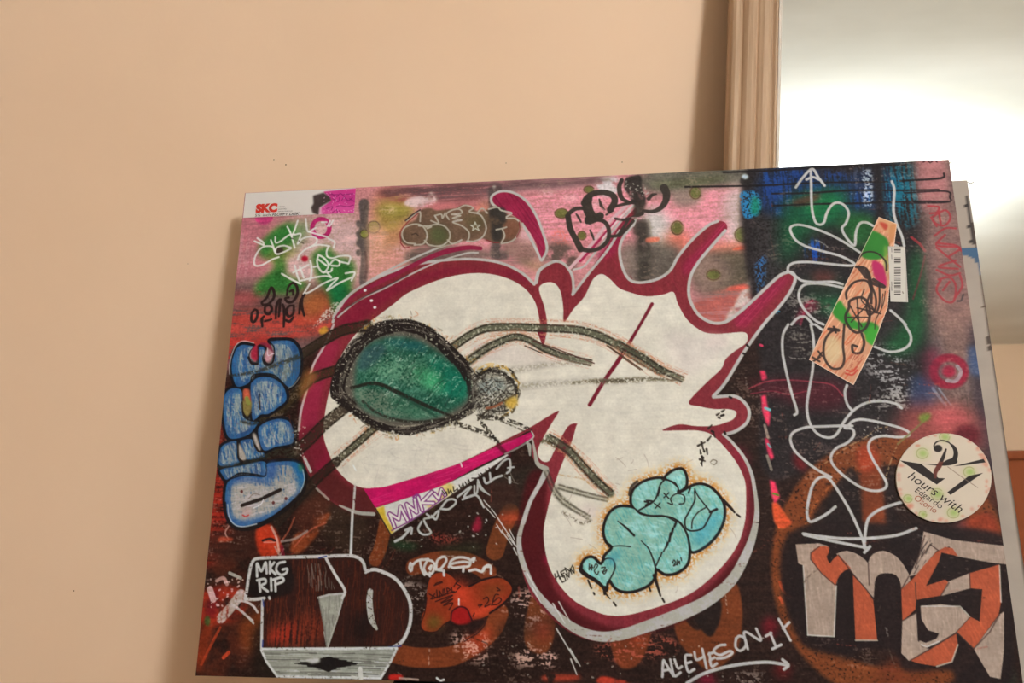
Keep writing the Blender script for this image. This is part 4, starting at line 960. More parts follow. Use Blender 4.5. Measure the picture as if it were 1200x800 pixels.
# ---- small tags of the middle: arrow, loops, drips under the stripe
for s, w in (('215,670 260,645 300,600', 3), ('275,605 310,590 310,625', 2.6), ('370,555 350,600 380,630 425,620 400,580 385,540 420,530 400,510', 2.4), ('430,530 470,490 455,540 430,520', 2.4), ('480,480 520,430 560,425 570,445 530,480 490,480', 2.4), ('580,410 660,350 620,410 690,390 700,320', 2.4), ('610,425 690,400 735,470', 2.4), ('700,310 720,360 770,400', [2, 4, 1]), ('735,300 750,330 800,300 840,285', 2.6), ('770,270 775,320', 2.4), ('810,245 850,200 885,190 890,250 870,270', 2.4), ('875,240 910,235', 2), ('886,295 888,325', 3), ('680,345 680,385', 2.2)):
    S_(s, w, (182, 178, 172), SS, k=5)
for s in ('735,430 770,470', '745,470 800,530', '780,480 810,520', '810,570 840,620', '835,560 880,630', '885,600 915,660', '870,630 915,690'): S_(s, [1, 2, 1], (206, 200, 194), SS, k=5, sm=False)
P.part = 14
# ---- white tag over the green at the upper left
V = (280, 220); k9 = 8.571
WT = (226, 218, 208)
for s in ('155,535 245,575', '185,505 240,545 250,575', '520,600 450,580 380,600 365,650 395,665 460,640 520,610', '365,640 330,590 250,590 190,640 155,720 165,780 240,770 330,720 400,695', '320,525 345,590 358,640', '365,495 370,550 420,535 500,475 560,468', '485,390 520,460 560,600', '590,330 560,420 530,490', '560,470 620,465 590,560', '590,560 640,510 720,490 780,510 770,560 700,600', '590,720 610,670 680,610 780,575 850,575 910,585', '670,310 680,400 700,440 770,400', '830,345 880,345', '915,335 890,385', '945,330 910,385', '900,585 880,640 890,690 940,705 1010,685 1090,680 1120,700 1100,760', '900,510 960,545 950,600', '700,440 800,470 890,495'):
    S_(s, 2.4, WT, V, k=k9, a=.92)
V2 = (280, 290)
for s in ('430,262 520,315 620,365', '560,180 580,260 605,330', '545,250 700,170', '610,190 650,300', '715,130 730,210 720,300 710,330', '610,335 760,300 860,285 925,295', '790,185 750,195', '800,75 785,130 800,200 850,250 900,180 860,110 800,72', '800,120 880,180', '850,250 920,240 935,210', '890,255 925,300', '910,170 960,120 1010,140 1000,180 930,180', '1010,140 1100,160', '650,465 720,440 850,360 990,305 930,370 885,430 1000,360 1130,300', '650,465 710,365', '1070,258 1160,250 1130,330'):
    S_(s, 2.5, WT, V2, k=k9, a=.92)
P.part = 15
# ---- dark brown marker characters below it
DB = (46, 30, 30)
for s in ('160,620 185,640 180,700 150,745 125,725 130,660 158,622', '245,575 230,550 280,500 320,405 350,440 350,500 300,560 240,575', '265,590 310,580 330,620 300,665 262,650 260,600', '235,790 230,720 250,690', '260,740 325,720', '370,710 375,600 400,530 425,520', '400,690 410,600 415,540', '440,570 455,640 450,790', '480,480 495,400 540,355 580,390 585,470 540,540 490,545 465,510 500,500', '510,440 540,430 545,470', '550,580 500,590 475,640 500,690 545,660 550,580', '470,730 510,740 545,700', '660,470 620,540 605,660', '640,480 630,580 655,680'):
    S_(s, [2.8, 4.0, 3.0], DB, V2, k=k9)
P.part = 16
# ---- olive bubble tag outlined in grey, top left
Q = (460, 200)
bub = pts('65,540 70,480 110,420 180,380 215,310 290,290 340,310 430,300 500,290 560,265 620,290 660,320 720,310 770,290 830,300 900,340 970,370 1000,410 990,480 950,540 860,570 760,555 700,530 640,555 560,550 500,565 420,580 340,595 250,580 180,592 100,580', Q, k6)
P.fill(bub, (104, 80, 64), .92, 1, jit=.18); F_('300,440 400,440 440,520 400,570 300,560', (76, 84, 52), .8, 8, Q, k6); F_('560,360 700,350 720,420 620,470', (96, 82, 58), .8, 8, Q, k6); F_('870,390 990,400 980,500 880,530', (122, 78, 62), .9, 6, Q, k6)
F_('756,300 870,290 890,380 860,430 850,540 780,540 770,420', (54, 48, 46), .95, 3, Q, k6, tex='mid', lo=.2, hi=.4)
GT = (176, 164, 154)
for s in ('180,570 110,560 75,510 90,450 150,420 210,420 250,450 270,510 240,570 170,580', '205,430 300,435 270,450', '260,440 330,420 400,430 445,480 440,540 380,585 290,580 250,545', '110,390 210,320 215,395', '300,390 360,410 330,350', '330,350 380,340 390,370 410,330', '440,380 420,340 460,310 520,300 540,330 460,340 530,350 470,370 540,385 470,400 540,430 590,470 600,510 590,540', '430,540 470,570 540,540', '520,290 570,270 630,290 600,320 680,340 720,400 730,460 700,520 640,550 580,550', '660,330 700,295 740,330', '750,300 820,285 850,310 930,330 890,360', '810,460 860,450 890,440', '860,460 875,510 850,560', '890,370 960,375 1000,420 980,500 930,550 850,570'):
    S_(s, 2.0, GT, Q, k=k6)
P.stroke(pts('645,400 655,425 685,425 662,440 675,465 648,450 625,465 632,440 610,425 638,425', Q, k6), 1.3, (190, 186, 170), 1, .8, False, True)
for s in ('65,550 60,480 110,410 200,330', '60,560 95,600 130,595', '730,540 790,560 830,560', '990,400 995,460 970,520'): S_(s, 1.4, (130, 34, 44), Q, k=k6, a=.8)
S_('150,500 180,490 200,505', 1.4, (70, 52, 44), Q, k=k6); S_('100,390 160,340 215,305', 1.8, (60, 40, 44), Q, k=k6)
P.part = 17
# ---- thick black marker letters, top middle
R_ = (640, 190); BKM = (58, 50, 46)
for s, w in (('170,430 180,400 230,365 300,365 330,420 320,470', [6, 5, 5]), ('170,420 190,520 240,620 270,680', [7, 7, 8]), ('265,675 340,690 420,670 480,610 490,530 460,470 400,450 340,470', [6, 5, 5, 5, 6]), ('300,320 320,280 370,245 450,235 520,260 535,310 500,370', [9, 8, 7, 8, 8]), ('310,300 320,380 360,440', [9, 9, 10]), ('330,450 380,440 420,420', 10), ('350,280 345,330 370,400 430,450', 4),
             ('235,405 255,435 272,468', [2, 3, 2]), ('342,530 360,570 372,605', [2, 3, 2]), ('415,290 430,340 455,372', [2, 4, 2]), ('470,410 520,380 480,400', 2.5), ('540,345 600,330 690,310', [3, 4, 5]), ('590,140 570,200 590,280 640,310', [5, 6, 4]), ('800,285 830,255 860,250', [5, 4, 2]), ('920,200 940,250 930,310 890,360 830,385 760,380', [10, 9, 7, 5, 4]), ('540,440 600,450 680,430 750,400', [3, 4, 5]), ('500,580 560,570 610,500 640,450', 4), ('570,575 620,530 680,460', 4)):
    S_(s, w, BKM, R_, k=k6, a=.96)
F_('620,130 680,105 740,110 750,200 780,290 740,350 680,330 640,250 610,200', (50, 44, 42), .95, 2, R_, k6, tex='mid', lo=.15, hi=.35)
P.specks(732, 212, 760, 232, 22, 1.8, (190, 180, 172), .7); F_('690,330 780,310 750,400 690,440', (60, 50, 46), .9, 3, R_, k6)
P.part = 18
# ---- red letters running down the right edge
RD = (160, 50, 58)
for s in ('750,245 800,250 790,275 760,280', '765,300 830,265 855,300 830,335 790,330 765,300 790,340', '800,270 810,330', '780,385 830,350 880,350', '830,380 790,430 900,440 850,480', '800,420 880,430 905,455', '790,440 900,530', '880,500 800,530 890,540', '810,590 790,640 830,690 870,690 880,620 850,580 800,590', '850,600 820,640', '900,570 910,620 880,670', '790,545 850,570 900,560'):
    S_(s, 2.4, RD, J, a=.85)
S_('890,690 905,688 915,660', 2, (60, 50, 54), J, a=.8)
P.part = 0
# light edge wear and grain over everything
SCR = ((196, 186, 178), (120, 50, 36), (150, 60, 48), (90, 70, 60), (20, 14, 14))
for k in range(420):
    x, y = P.rs.uniform(240, 1180), P.rs.uniform(225, 795)
    g0 = P.G([(x, y)])[0].astype(int)
    if not (0 <= g0[0] < P.nx and 0 <= g0[1] < P.ny) or P.pid[g0[1], g0[0]]: continue
    l = P.rs.uniform(3, 26); a = P.rs.choice([0, .1, 3.0, 1.5, -.8, .6]) + P.rs.randn() * .12
    bright = P.c[g0[1], g0[0]].mean()
    c_ = np.array(SCR[P.rs.randint(0, 5)], float) if bright < 90 else P.c[g0[1], g0[0]] * P.rs.uniform(.72, 1.2)
    P.stroke([(x, y), (x + l*.5*math.cos(a), y + l*.5*math.sin(a) + P.rs.randn()), (x + l*math.cos(a), y + l*math.sin(a))], P.rs.uniform(.6, 2.2), c_, P.rs.uniform(.2, .6), .9, tex='fine', lo=.35, hi=.6, track=False)
wear = np.clip((P.dry - .60) / .05, 0, 1) * np.clip((P.big - .5) / .12, 0, 1) * (P.pid == 0)
P.c = P.c * (1 - .35 * wear[..., None]) + np.array((140, 112, 100)) * .35 * wear[..., None]
P.c *= 1 + (.10 * (P.hz[..., None] - .5) + .12 * (P.dry[..., None] - .5)) * 2 * np.where(P.pid[..., None] == 0, 1.3, np.where(P.pid[..., None] == 1, .22, .5))
P.c += (P.fine[..., None] - .5) * 6
P.c *= 1 + .05 * (P.mid[..., None] - .5)
P.c[..., 2] *= np.where(P.c.mean(-1) > 170, 1.0, .94)
PART_NAMES = {1: 'painted_figure', 2: 'painted_eye', 3: 'magenta_stripe', 4: 'paper_label', 5: 'blue_bubble_letters', 6: 'turquoise_bubble_letters', 7: 'jug_letter', 8: 'block_letters', 9: 'orange_bow_shape', 10: 'white_marker_tag', 11: 'looping_white_line', 12: 'white_slogan',
              13: 'white_marker_tag', 14: 'white_marker_tag', 15: 'brown_marker_tag', 16: 'olive_bubble_tag', 17: 'black_marker_letters', 18: 'red_marker_letters'}
PART_LABELS = {1: 'white figure with maroon rim and grey outline', 2: 'green eye ringed with black crayon', 3: 'magenta stripe under the white figure', 4: 'pale paper label with purple letters', 5: 'blue bubble letters outlined in black', 6: 'turquoise bubble letters with black outlines',
               7: 'dark red letter outlined in white above a grey base', 8: 'grey and coral block letters', 9: 'orange bow shape with black marker writing', 10: 'white marker tag above the orange bow', 11: 'looping white marker line with an arrowhead', 12: 'white handwritten slogan with an arrow below', 13: 'white marker tag below the magenta stripe',
               14: 'white marker tag over green spray', 15: 'dark brown marker characters', 16: 'olive bubble tag outlined in grey', 17: 'thick black marker letters on pink', 18: 'red marker letters at the right edge'}
# ------------------------------------------------------------------ the painted canvas as objects
ILLUM = np.array([0.98, 0.885, 0.80])       # colour of the light the colours were judged under
def paint_material(name, rough=0.5, spec=0.08, bump=0.25):
    m, nt, b = new_mat(name, rough, spec)
    at = nt.nodes.new('ShaderNodeAttribute'); at.attribute_name = 'paint'
    nt.links.new(at.outputs['Color'], b.inputs['Base Color'])
    tc = nt.nodes.new('ShaderNodeTexCoord')
    n = nt.nodes.new('ShaderNodeTexNoise'); n.inputs['Scale'].default_value = 160; n.inputs['Detail'].default_value = 4
    nt.links.new(tc.outputs['Object'], n.inputs[0])
    bp = nt.nodes.new('ShaderNodeBump'); bp.inputs['Strength'].default_value = bump; bp.inputs['Distance'].default_value = 0.0012
    nt.links.new(n.outputs['Fac'], bp.inputs['Height'])
    nt.links.new(bp.outputs[0], b.inputs['Normal'])
    mr = nt.nodes.new('ShaderNodeMapRange')
    mr.inputs['To Min'].default_value = rough - 0.1; mr.inputs['To Max'].default_value = rough + 0.15
    nt.links.new(n.outputs['Fac'], mr.inputs[0]); nt.links.new(mr.outputs[0], b.inputs['Roughness'])
    return m

def albedo(c):
    return np.clip(lin(np.clip(c, 0, 255)) / ILLUM, 0.004, 0.92)

def grid_mesh(name, P, faces_mask, lift, mat, parent):
    """the part of a painted grid whose cells are in faces_mask, as a mesh in canvas space (x = u, y = depth, z = -v)"""
    ny, nx = P.ny, P.nx
    idx = np.arange((ny + 1) * (nx + 1)).reshape(ny + 1, nx + 1)
    a = idx[:-1, :-1][faces_mask]; b_ = idx[:-1, 1:][faces_mask]; c = idx[1:, 1:][faces_mask]; d = idx[1:, :-1][faces_mask]
    quads = np.stack([a, d, c, b_], 1)
    used = np.unique(quads)
    remap = np.zeros((ny + 1) * (nx + 1), np.int32); remap[used] = np.arange(len(used))
    quads = remap[quads]
    iy, ix = used // (nx + 1), used % (nx + 1)
    uv = P.o + np.outer(ix / nx * P.lu, P.eu) + np.outer(iy / ny * P.lv, P.ev)
    co = np.stack([uv[:, 0], np.full(len(uv), -lift), CH - uv[:, 1]], 1).astype(np.float32)
    me = bpy.data.meshes.new(name)
    me.vertices.add(len(co)); me.vertices.foreach_set('co', co.ravel())
    me.loops.add(quads.size); me.loops.foreach_set('vertex_index', quads.ravel().astype(np.int32))
    me.polygons.add(len(quads)); me.polygons.foreach_set('loop_start', np.arange(0, quads.size, 4, dtype=np.int32))
    try: me.polygons.foreach_set('loop_total', np.full(len(quads), 4, np.int32))
    except Exception: pass
    me.update(calc_edges=True)
    at = me.color_attributes.new('paint', 'FLOAT_COLOR', 'POINT')
    col = np.ones((len(used), 4), np.float32)
    col[:, :3] = albedo(P.c.reshape(-1, 3)[used])
    at.data.foreach_set('color', col.ravel())
    return link(name, me, parent, mat)

DH = Vector((0.99249772, -0.122263141, 0.0))
DV = Vector((-0.02459275, -0.20141678, -0.97919685))
NB = Vector((0.11971968, 0.97185064, -0.20291248))
TL = Vector((-0.35699004, 1.13341962, 1.38550535))
BL = TL + DV * CH
TABLE_Z = 0.7846
def canvas_frame(origin):
    m = Matrix.Identity(4)
    for i, ax in enumerate((DH, NB, -DV)):
        for r in range(3): m[r][i] = ax[r]
    for r in range(3): m[r][3] = origin[r]
    return m
m_paint = paint_material('canvas_paint')
m_paper = paint_material('printed_paper', 0.5, 0.1, 0.08)
THICK = 0.022
root = empty('graffiti_canvas', (0, 0, 0))
root.matrix_world = canvas_frame(BL)
tag(root, 'large graffiti-painted canvas with a white maroon-rimmed figure, leaning against the framed mirror', 'painting')
pf = P.pid[:-1, :-1]
grid_mesh('painted_ground', P, pf == 0, 0.0, m_paint, root)
for pid_, nm in PART_NAMES.items():
    mk = pf == pid_
    if mk.sum() < 4: continue
    o = grid_mesh(nm, P, mk, 0.0, m_paint, root)
    o['label'] = PART_LABELS[pid_]
m_side = noise_mat('canvas_edge_paint', (52, 34, 32), (104, 60, 58), 24, 5, 0.7, 0.2)
m_stretch = noise_mat('stretcher_pine', (176, 140, 96), (196, 160, 116), 10, 5, 0.7, 0.2, stretch=(1, 8, 8))
bm = bmesh.new()
e_ = 0.0006
for lo, hi in (((0, e_, 0), (CW, THICK, .002)), ((0, e_, CH - .002), (CW, THICK, CH)), ((0, e_, .002), (.002, THICK, CH - .002)), ((CW - .002, e_, .002), (CW, THICK, CH - .002)), ((0.002, e_, .002), (CW - .002, .0016, CH - .002))):
    bm_box(bm, lo, hi)
me = bpy.data.meshes.new('canvas_edge'); bm.to_mesh(me); bm.free()
link('canvas_edge', me, root, m_side)
for lo, hi in (((.003, .004, .003), (CW - .003, THICK - .001, .043)), ((.003, .004, CH - .043), (CW - .003, THICK - .001, CH - .003)), ((.003, .004, .043), (.043, THICK - .001, CH - .043)), ((CW - .043, .004, .043), (CW - .003, THICK - .001, CH - .043))):
    box('stretcher_bar', lo, hi, m_stretch, root)

def sub_painter(o_, u_, v_, nx, seed):
    """a paper stuck on the canvas: corners o (top left), u (top right), v (bottom left) in drawing coordinates"""
    a, b_, c = to_canvas(o_)[0], to_canvas(u_)[0], to_canvas(v_)[0]
    lu = np.hypot(*(b_ - a)); eu = (b_ - a) / lu
    ev = np.array([-eu[1], eu[0]])
    lv = (c - a) @ ev
    return Painter(a, eu, ev, lu, lv, nx, seed)
def paper(name, Q_, lift, mask=None, label=None):
    mk = np.ones((Q_.ny, Q_.nx), bool) if mask is None else mask
    o = grid_mesh(name, Q_, mk, lift, m_paper, root)
    if label: o['label'] = label
    return o
fcnt = [0]
def print_text(body, at_px, to_px, height_px, col, parent, lift, shear=0.0, bold=0.0, sx=1.0):
    """printed lettering: at_px is the left end of the baseline, to_px its right end"""
    cu = bpy.data.curves.new('lettering', 'FONT')
    cu.body = body; cu.shear = shear; cu.offset = bold; cu.resolution_u = 3
    tmp = bpy.data.objects.new('lettering_tmp', cu); COL.objects.link(tmp)
    dg = bpy.context.evaluated_depsgraph_get()
    me = bpy.data.meshes.new_from_object(tmp.evaluated_get(dg))
    bpy.data.objects.remove(tmp); bpy.data.curves.remove(cu)
    n = len(me.vertices); co = np.zeros(n * 3); me.vertices.foreach_get('co', co); co = co.reshape(-1, 3)
    a, b_ = to_canvas(at_px)[0], to_canvas(to_px)[0]
    d = b_ - a; Lm = np.hypot(*d); d /= Lm; up = np.array([d[1], -d[0]])
    x = (co[:, 0] - co[:, 0].min()) / max(np.ptp(co[:, 0]), 1e-6) * Lm
    y = co[:, 1] / 0.7 * height_px * 0.00105
    uv = a + np.outer(x, d) + np.outer(y, up)
    out = np.stack([uv[:, 0], np.full(n, -lift), CH - uv[:, 1]], 1)
    me.vertices.foreach_set('co', out.ravel().astype(np.float32)); me.update()
    me.name = 'lettering'
    m = bpy.data.materials.get(col[0])
    if m is None: m = noise_mat(col[0], col[1], tuple(np.array(col[1]) * 1.1), 90, 3, 0.6, 0.2)
    me.materials.clear()
    o = link('lettering', me, parent, m)
    return o
INK_M = ('printing_ink_black', (48, 38, 34)); RED_M = ('printing_ink_red', (196, 54, 44))

# disk label, top left
Q1 = sub_painter((288, 226.5), (417, 220.3), (285.5, 255.3), 330, 21)
Q1.c[:] = np.array((222, 208, 196)) * (1 + .03 * (Q1.mid[..., None] - .5))
def q1(s, col, a=1, soft=1, **kw): Q1.fill(pts(s, V, k9), col, a, soft, **kw)
q1('850,40 1195,5 1190,280 1130,285 850,288 830,200 930,130', (206, 60, 130), 1, 1, sm=False, jit=.1)
q1('900,60 1180,40 1175,150 930,140', (196, 56, 128), .8, 4); q1('850,190 1150,180 1140,270 850,280', (216, 84, 150), .8, 4)
q1('745,80 850,50 910,90 930,130 840,180 810,200 800,275 740,250 725,200 750,160', (70, 56, 52), 1, 1.5, sm=False, jit=.15)
for s in ('910,70 1000,70', '930,60 980,90 1020,60 1060,90', '1050,70 1150,60', '940,110 1000,140 1010,100', '1030,130 1060,100 1100,130 1140,100', '1110,110 1160,140', '880,210 940,190 930,220', '980,190 1020,180 1090,190 1150,175', '940,250 980,220 990,250', '1010,230 1020,248'):
    Q1.stroke(pts(s, V, k9), 1.0, (130, 24, 90), .85)
Q1.specks(378, 223, 416, 254, 40, 1, (236, 190, 206), .7)
lab1 = paper('disk_label', Q1, 0.0006, label='white and pink disk label with red letters')
print_text('SKC', (299.5, 249.0), (325, 247.8), 10.5, RED_M, lab1, 0.0009, bold=0.07)
print_text('5¼ inch', (299, 254.2), (317, 253.4), 3.6, INK_M, lab1, 0.0010)
print_text('FLOPPY DISK', (319, 253.3), (351, 251.9), 3.5, INK_M, lab1, 0.0010, shear=.25, bold=0.012)
print_text('100%', (327, 243.2), (334, 243), 1.4, INK_M, lab1, 0.0009); print_text('CERTIFIED', (326.5, 246), (336, 245.6), 1.3, INK_M, lab1, 0.0009); print_text('ERROR FREE DISK', (326.5, 248.6), (343, 248), 1.3, INK_M, lab1, 0.0009)

# collage strip
Q2 = sub_painter((1031, 254), (1053, 263), (948, 422), 110, 31)
a_, b_, c_, d_ = pts('362,52 438,82 412,430 255,768', (930, 240), 3.636)
Q2 = sub_painter((1029, 253.5), (1051, 262.5), (947.5, 421), 190, 31)
kS = 3.6364; Zs = (930, 240)
# widen to the strip's lower end: its own corner points
strip_poly = pts('362,52 440,82 412,300 400,440 330,620 255,768 65,660 190,400 285,210', Zs, kS)
uvp = to_canvas(strip_poly); uv0 = uvp.min(0) - .001; uv1 = uvp.max(0) + .001
Q2 = Painter(uv0, (1, 0), (0, 1), *(uv1 - uv0), 260, 31)
Q2.c[:] = np.array((206, 140, 104)) * (1 + .1 * (Q2.mid[..., None] - .5))
def q2(s, col, a=1, soft=1, **kw): Q2.fill(pts(s, Zs, kS), col, a, soft, **kw)
Q2.hatch(strip_poly, -62, 3, 1.6, (226, 176, 140), .7, 1, (10, 26), .7, sm=False); Q2.hatch(strip_poly, -50, 6, 1.6, (196, 84, 48), .6, 1, (10, 26), .6, sm=False)
q2('330,110 400,150 395,215 345,235 290,220 300,160', (48, 118, 40), 1, 1.5); q2('195,410 220,440 270,500 330,500 365,530 345,600 290,540 230,520 165,460', (50, 130, 40), 1, 1.5); q2('330,515 365,540 345,600 305,570', (60, 150, 44), 1, 1.5)
q2('365,60 435,85 425,120 380,110', (206, 150, 104), 1, 1); q2('365,75 400,85 390,110', (176, 48, 36), .8, 2); q2('335,240 380,260 395,320 390,350 345,310', (176, 36, 84), 1, 2); q2('150,560 195,580 200,650 150,680 130,620', (206, 186, 140), .7, 5)
q2('385,180 400,190 398,300 385,250', (120, 150, 60), .8, 3); q2('410,90 436,90 420,160 405,150', (200, 130, 80), .9, 2)
for s, w in (('270,240 300,205 350,205 390,240 395,280', 2), ('265,265 310,275 330,340 330,420', 3), ('275,265 310,310 290,270', 4), ('225,400 225,370 260,330 310,325 330,360', 2.6), ('310,280 330,330 385,350 340,320', 4), ('330,340 350,400 345,450 320,470 310,430 325,380', 2.4), ('365,340 365,420 350,460 330,430', 2.2), ('235,440 240,410 280,395 310,410 325,460 310,520 270,545 235,520 220,480 235,440', 3), ('240,430 290,520', 1.6), ('310,430 245,500', 1.6), ('230,480 320,480', 1.6), ('270,400 280,540', 1.6), ('270,440 370,465', 1.8), ('215,510 210,600 215,660 200,695 160,695 130,650 130,590 150,550 180,530', 2.6), ('150,530 190,535', 4), ('170,520 180,545', 2.4), ('290,550 300,590 285,630 255,630 250,600 270,605', 2.8), ('105,625 120,645', 2.2), ('120,630 105,650', 2), ('80,650 110,668', 2.2), ('112,650 82,668', 2), ('300,360 290,410 340,450', 1.4), ('380,380 375,440', 1), ('390,370 380,430 350,490 345,530', 1)):
    Q2.stroke(pts(s, Zs, kS), w, (48, 34, 30), .9)
for s in ('222,720 250,725 270,705', '225,705 250,710 268,692'): Q2.stroke(pts(s, Zs, kS), 2, (196, 66, 50), .9)
for k in range(18): 
    x, y = Q2.rs.uniform(230, 290), Q2.rs.uniform(640, 700); Q2.stroke(pts([(x, y), (x + 10, y - 14)], Zs, kS), .8, (170, 80, 60), .7)
Q2.stroke(strip_poly, 1.4, (226, 196, 170), .8, .8, False, True)
sp2 = uvp
def poly_mask(Q_, uvpoly):
    cx = Q_.o[0] + (np.arange(Q_.nx) + .5) / Q_.nx * Q_.lu; cy = Q_.o[1] + (np.arange(Q_.ny) + .5) / Q_.ny * Q_.lv
    X, Y = np.meshgrid(cx, cy); ins = np.zeros(X.shape, bool)
    for i in range(len(uvpoly)):
        (ax, ay), (bx, by) = uvpoly[i], uvpoly[(i + 1) % len(uvpoly)]
        hit = ((ay <= Y) != (by <= Y)); 
        ins ^= hit & (X < ax + (Y - ay) * (bx - ax) / (by - ay + 1e-12))
    return ins
paper('collage_strip', Q2, 0.0006, poly_mask(Q2, uvp), 'orange and green scribbled paper strip')

# barcode sticker
Q3 = sub_painter((1040.2, 289), (1060.3, 289.4), (1041.5, 353.8), 120, 41)
Q3.c[:] = np.array((204, 190, 174)) * (1 + .03 * (Q3.mid[..., None] - .5))
Zb = (930, 240)
rs = np.random.RandomState(8)
y = 190.0
while y < 385:
    w_ = rs.choice([1.5, 2.5, 4.0, 5.5]); g_ = rs.choice([1.5, 3, 5])
    if not (212 < y < 222 or 250 < y < 262):
        xa, xb = (427, 455)
        Q3.fill(pts([(xa, y), (xb, y - .5), (xb, y + w_ - .5), (xa, y + w_)], Zb, kS), (70, 60, 54), .95, 0, sm=False)
    y += w_ + g_
for yy in (186, 215, 330, 350): Q3.stroke(pts([(416, yy), (417, yy + 16)], Zb, kS), .9, (120, 108, 98), .8)
Q3.stroke(pts('463,372 465,378', Zb, kS), 1, (120, 100, 90))
Q3.stroke(pts('401,180 476,183 480,416 405,414', Zb, kS), 1.2, (176, 160, 146), .9, .8, False, True)
paper('barcode_sticker', Q3, 0.0012, label='pale barcode sticker overlapping the paper strip')

# round sticker: 24 hours
ctr_px = (1104.5, 560); Zr = (1020, 490); kr = 5.714
ring_px = pts([(1020 + (485 + 318*math.cos(t)) / kr, 490 + (402 + 299*math.sin(t)) / kr) for t in np.linspace(0, 2*math.pi, 72, endpoint=False)])
uvr = to_canvas(ring_px); uv0 = uvr.min(0) - .0005; uv1 = uvr.max(0) + .0005
Q4 = Painter(uv0, (1, 0), (0, 1), *(uv1 - uv0), 300, 51)
Q4.c[:] = np.array((206, 184, 160)) * (1 + .03 * (Q4.mid[..., None] - .5))
def q4(s, col, a=1, soft=0, **kw): Q4.fill(pts(s, Zr, kr), col, a, soft, **kw)
for k in range(40):
    t = rs.uniform(0, 6.28); r = rs.uniform(.9, 1.0)
    Q4.blob(1020 + (485 + 318*r*math.cos(t)) / kr, 490 + (402 + 299*r*math.sin(t)) / kr, rs.uniform(1, 4), rs.uniform(1, 3), (200, 90, 66), .35, .8)
for x, y, r in ((342, 238, 46), (490, 128, 40), (655, 362, 44), (440, 510, 48), (548, 635, 46), (245, 540, 34), (345, 645, 30)):
    Q4.blob(1020 + x/kr, 490 + y/kr, r/kr, r/kr*.85, (172, 176, 104), .6, .8)
    Q4.blob(1020 + x/kr + 1, 490 + y/kr, r/kr*.5, r/kr*.4, (130, 164, 70), .55, .9)
    Q4.stroke([(1020 + (x + r*.85*math.cos(t))/kr, 490 + (y + r*.75*math.sin(t))/kr) for t in np.linspace(0, 5.6, 12)], .8, (130, 130, 70), .6)
BK4 = (42, 32, 28)
q4('192,285 335,308 450,402 495,404 438,446', BK4, 1, 0, sm=False); q4('335,306 420,312 470,302 510,280 560,268 575,300 520,318 440,320', BK4, 1, 0)
q4('520,165 560,190 580,230 575,275 550,300 500,300 540,270 550,230 535,190 505,160 470,155', BK4, 1, 0); Q4.stroke(pts('430,215 420,185 440,160 480,152 520,165', Zr, kr), 1.4, BK4)
Q4.blob(1020 + 446/kr, 490 + 205/kr, 5, 4.2, BK4, 1, .15)
Q4.stroke(pts('500,210 480,265 455,320 430,360 428,395', Zr, kr), [1, 3, 5, 4, 3], (96, 44, 34), .95)
Q4.stroke(pts('500,210 480,265 470,285', Zr, kr), [1.5, 3.5, 3], BK4)
q4('548,324 750,275 764,298 620,318', BK4, 1, 0, sm=False); q4('508,498 652,388 748,368 530,516', BK4, 1, 0, sm=False)
Q4.stroke(pts('512,328 600,392 710,466', Zr, kr), .7, (130, 104, 88), .9)
disc = Q4
q = poly_mask(Q4, uvr)
st = paper('round_sticker', Q4, 0.0030, q, 'round cream sticker reading 24 hours')
me = bpy.data.meshes.new('sticker_rim')
nn = len(uvr)
vv = [(u_, -0.0030, CH - v_) for u_, v_ in uvr] + [(u_, 0.0, CH - v_) for u_, v_ in uvr]
me.from_pydata(vv, [], [(i, (i + 1) % nn, nn + (i + 1) % nn, nn + i) for i in range(nn)])
link('sticker_rim', me, st, noise_mat('sticker_rim_cream', (196, 172, 148), (206, 184, 160), 60, 2, 0.6, 0.2))
def r4(x, y): return (1020 + x/kr, 490 + y/kr)
print_text('hours with', r4(240, 400), r4(590, 640), 9.5, INK_M, st, 0.0034, shear=.25)
print_text('Edgardo', r4(288, 492), r4(462, 610), 6.5, INK_M, st, 0.0034, shear=.15)
print_text('Osorio', r4(284, 545), r4(425, 640), 6.5, ('printing_ink_rust', (150, 84, 60)), st, 0.0034, shear=.15)

# loose threads at the top right corner
m_thread = noise_mat('canvas_thread', (150, 140, 124), (180, 168, 150), 80, 2, 0.8, 0.1)
def thread(name, p3, r, parent):
    vs_, fs = [], []
    n = len(p3)
    for i, p in enumerate(p3):
        for k in range(5):
            a = 2*math.pi*k/5
            vs_.append((p[0] + r*math.cos(a), p[1] + r*.7, p[2] + r*math.sin(a)))
    for i in range(n - 1):
        for k in range(5):
            fs.append((i*5+k, i*5+(k+1) % 5, (i+1)*5+(k+1) % 5, (i+1)*5+k))
    me = bpy.data.meshes.new(name); me.from_pydata(vs_, [], fs)
    return link(name, me, parent, m_thread)
thread('loose_thread', [(CW - .002, .006, CH - .012), (CW + .002, .005, CH - .003), (CW + .004, .006, CH + .000), (CW + .006, .006, CH - .001)], .0006, root)

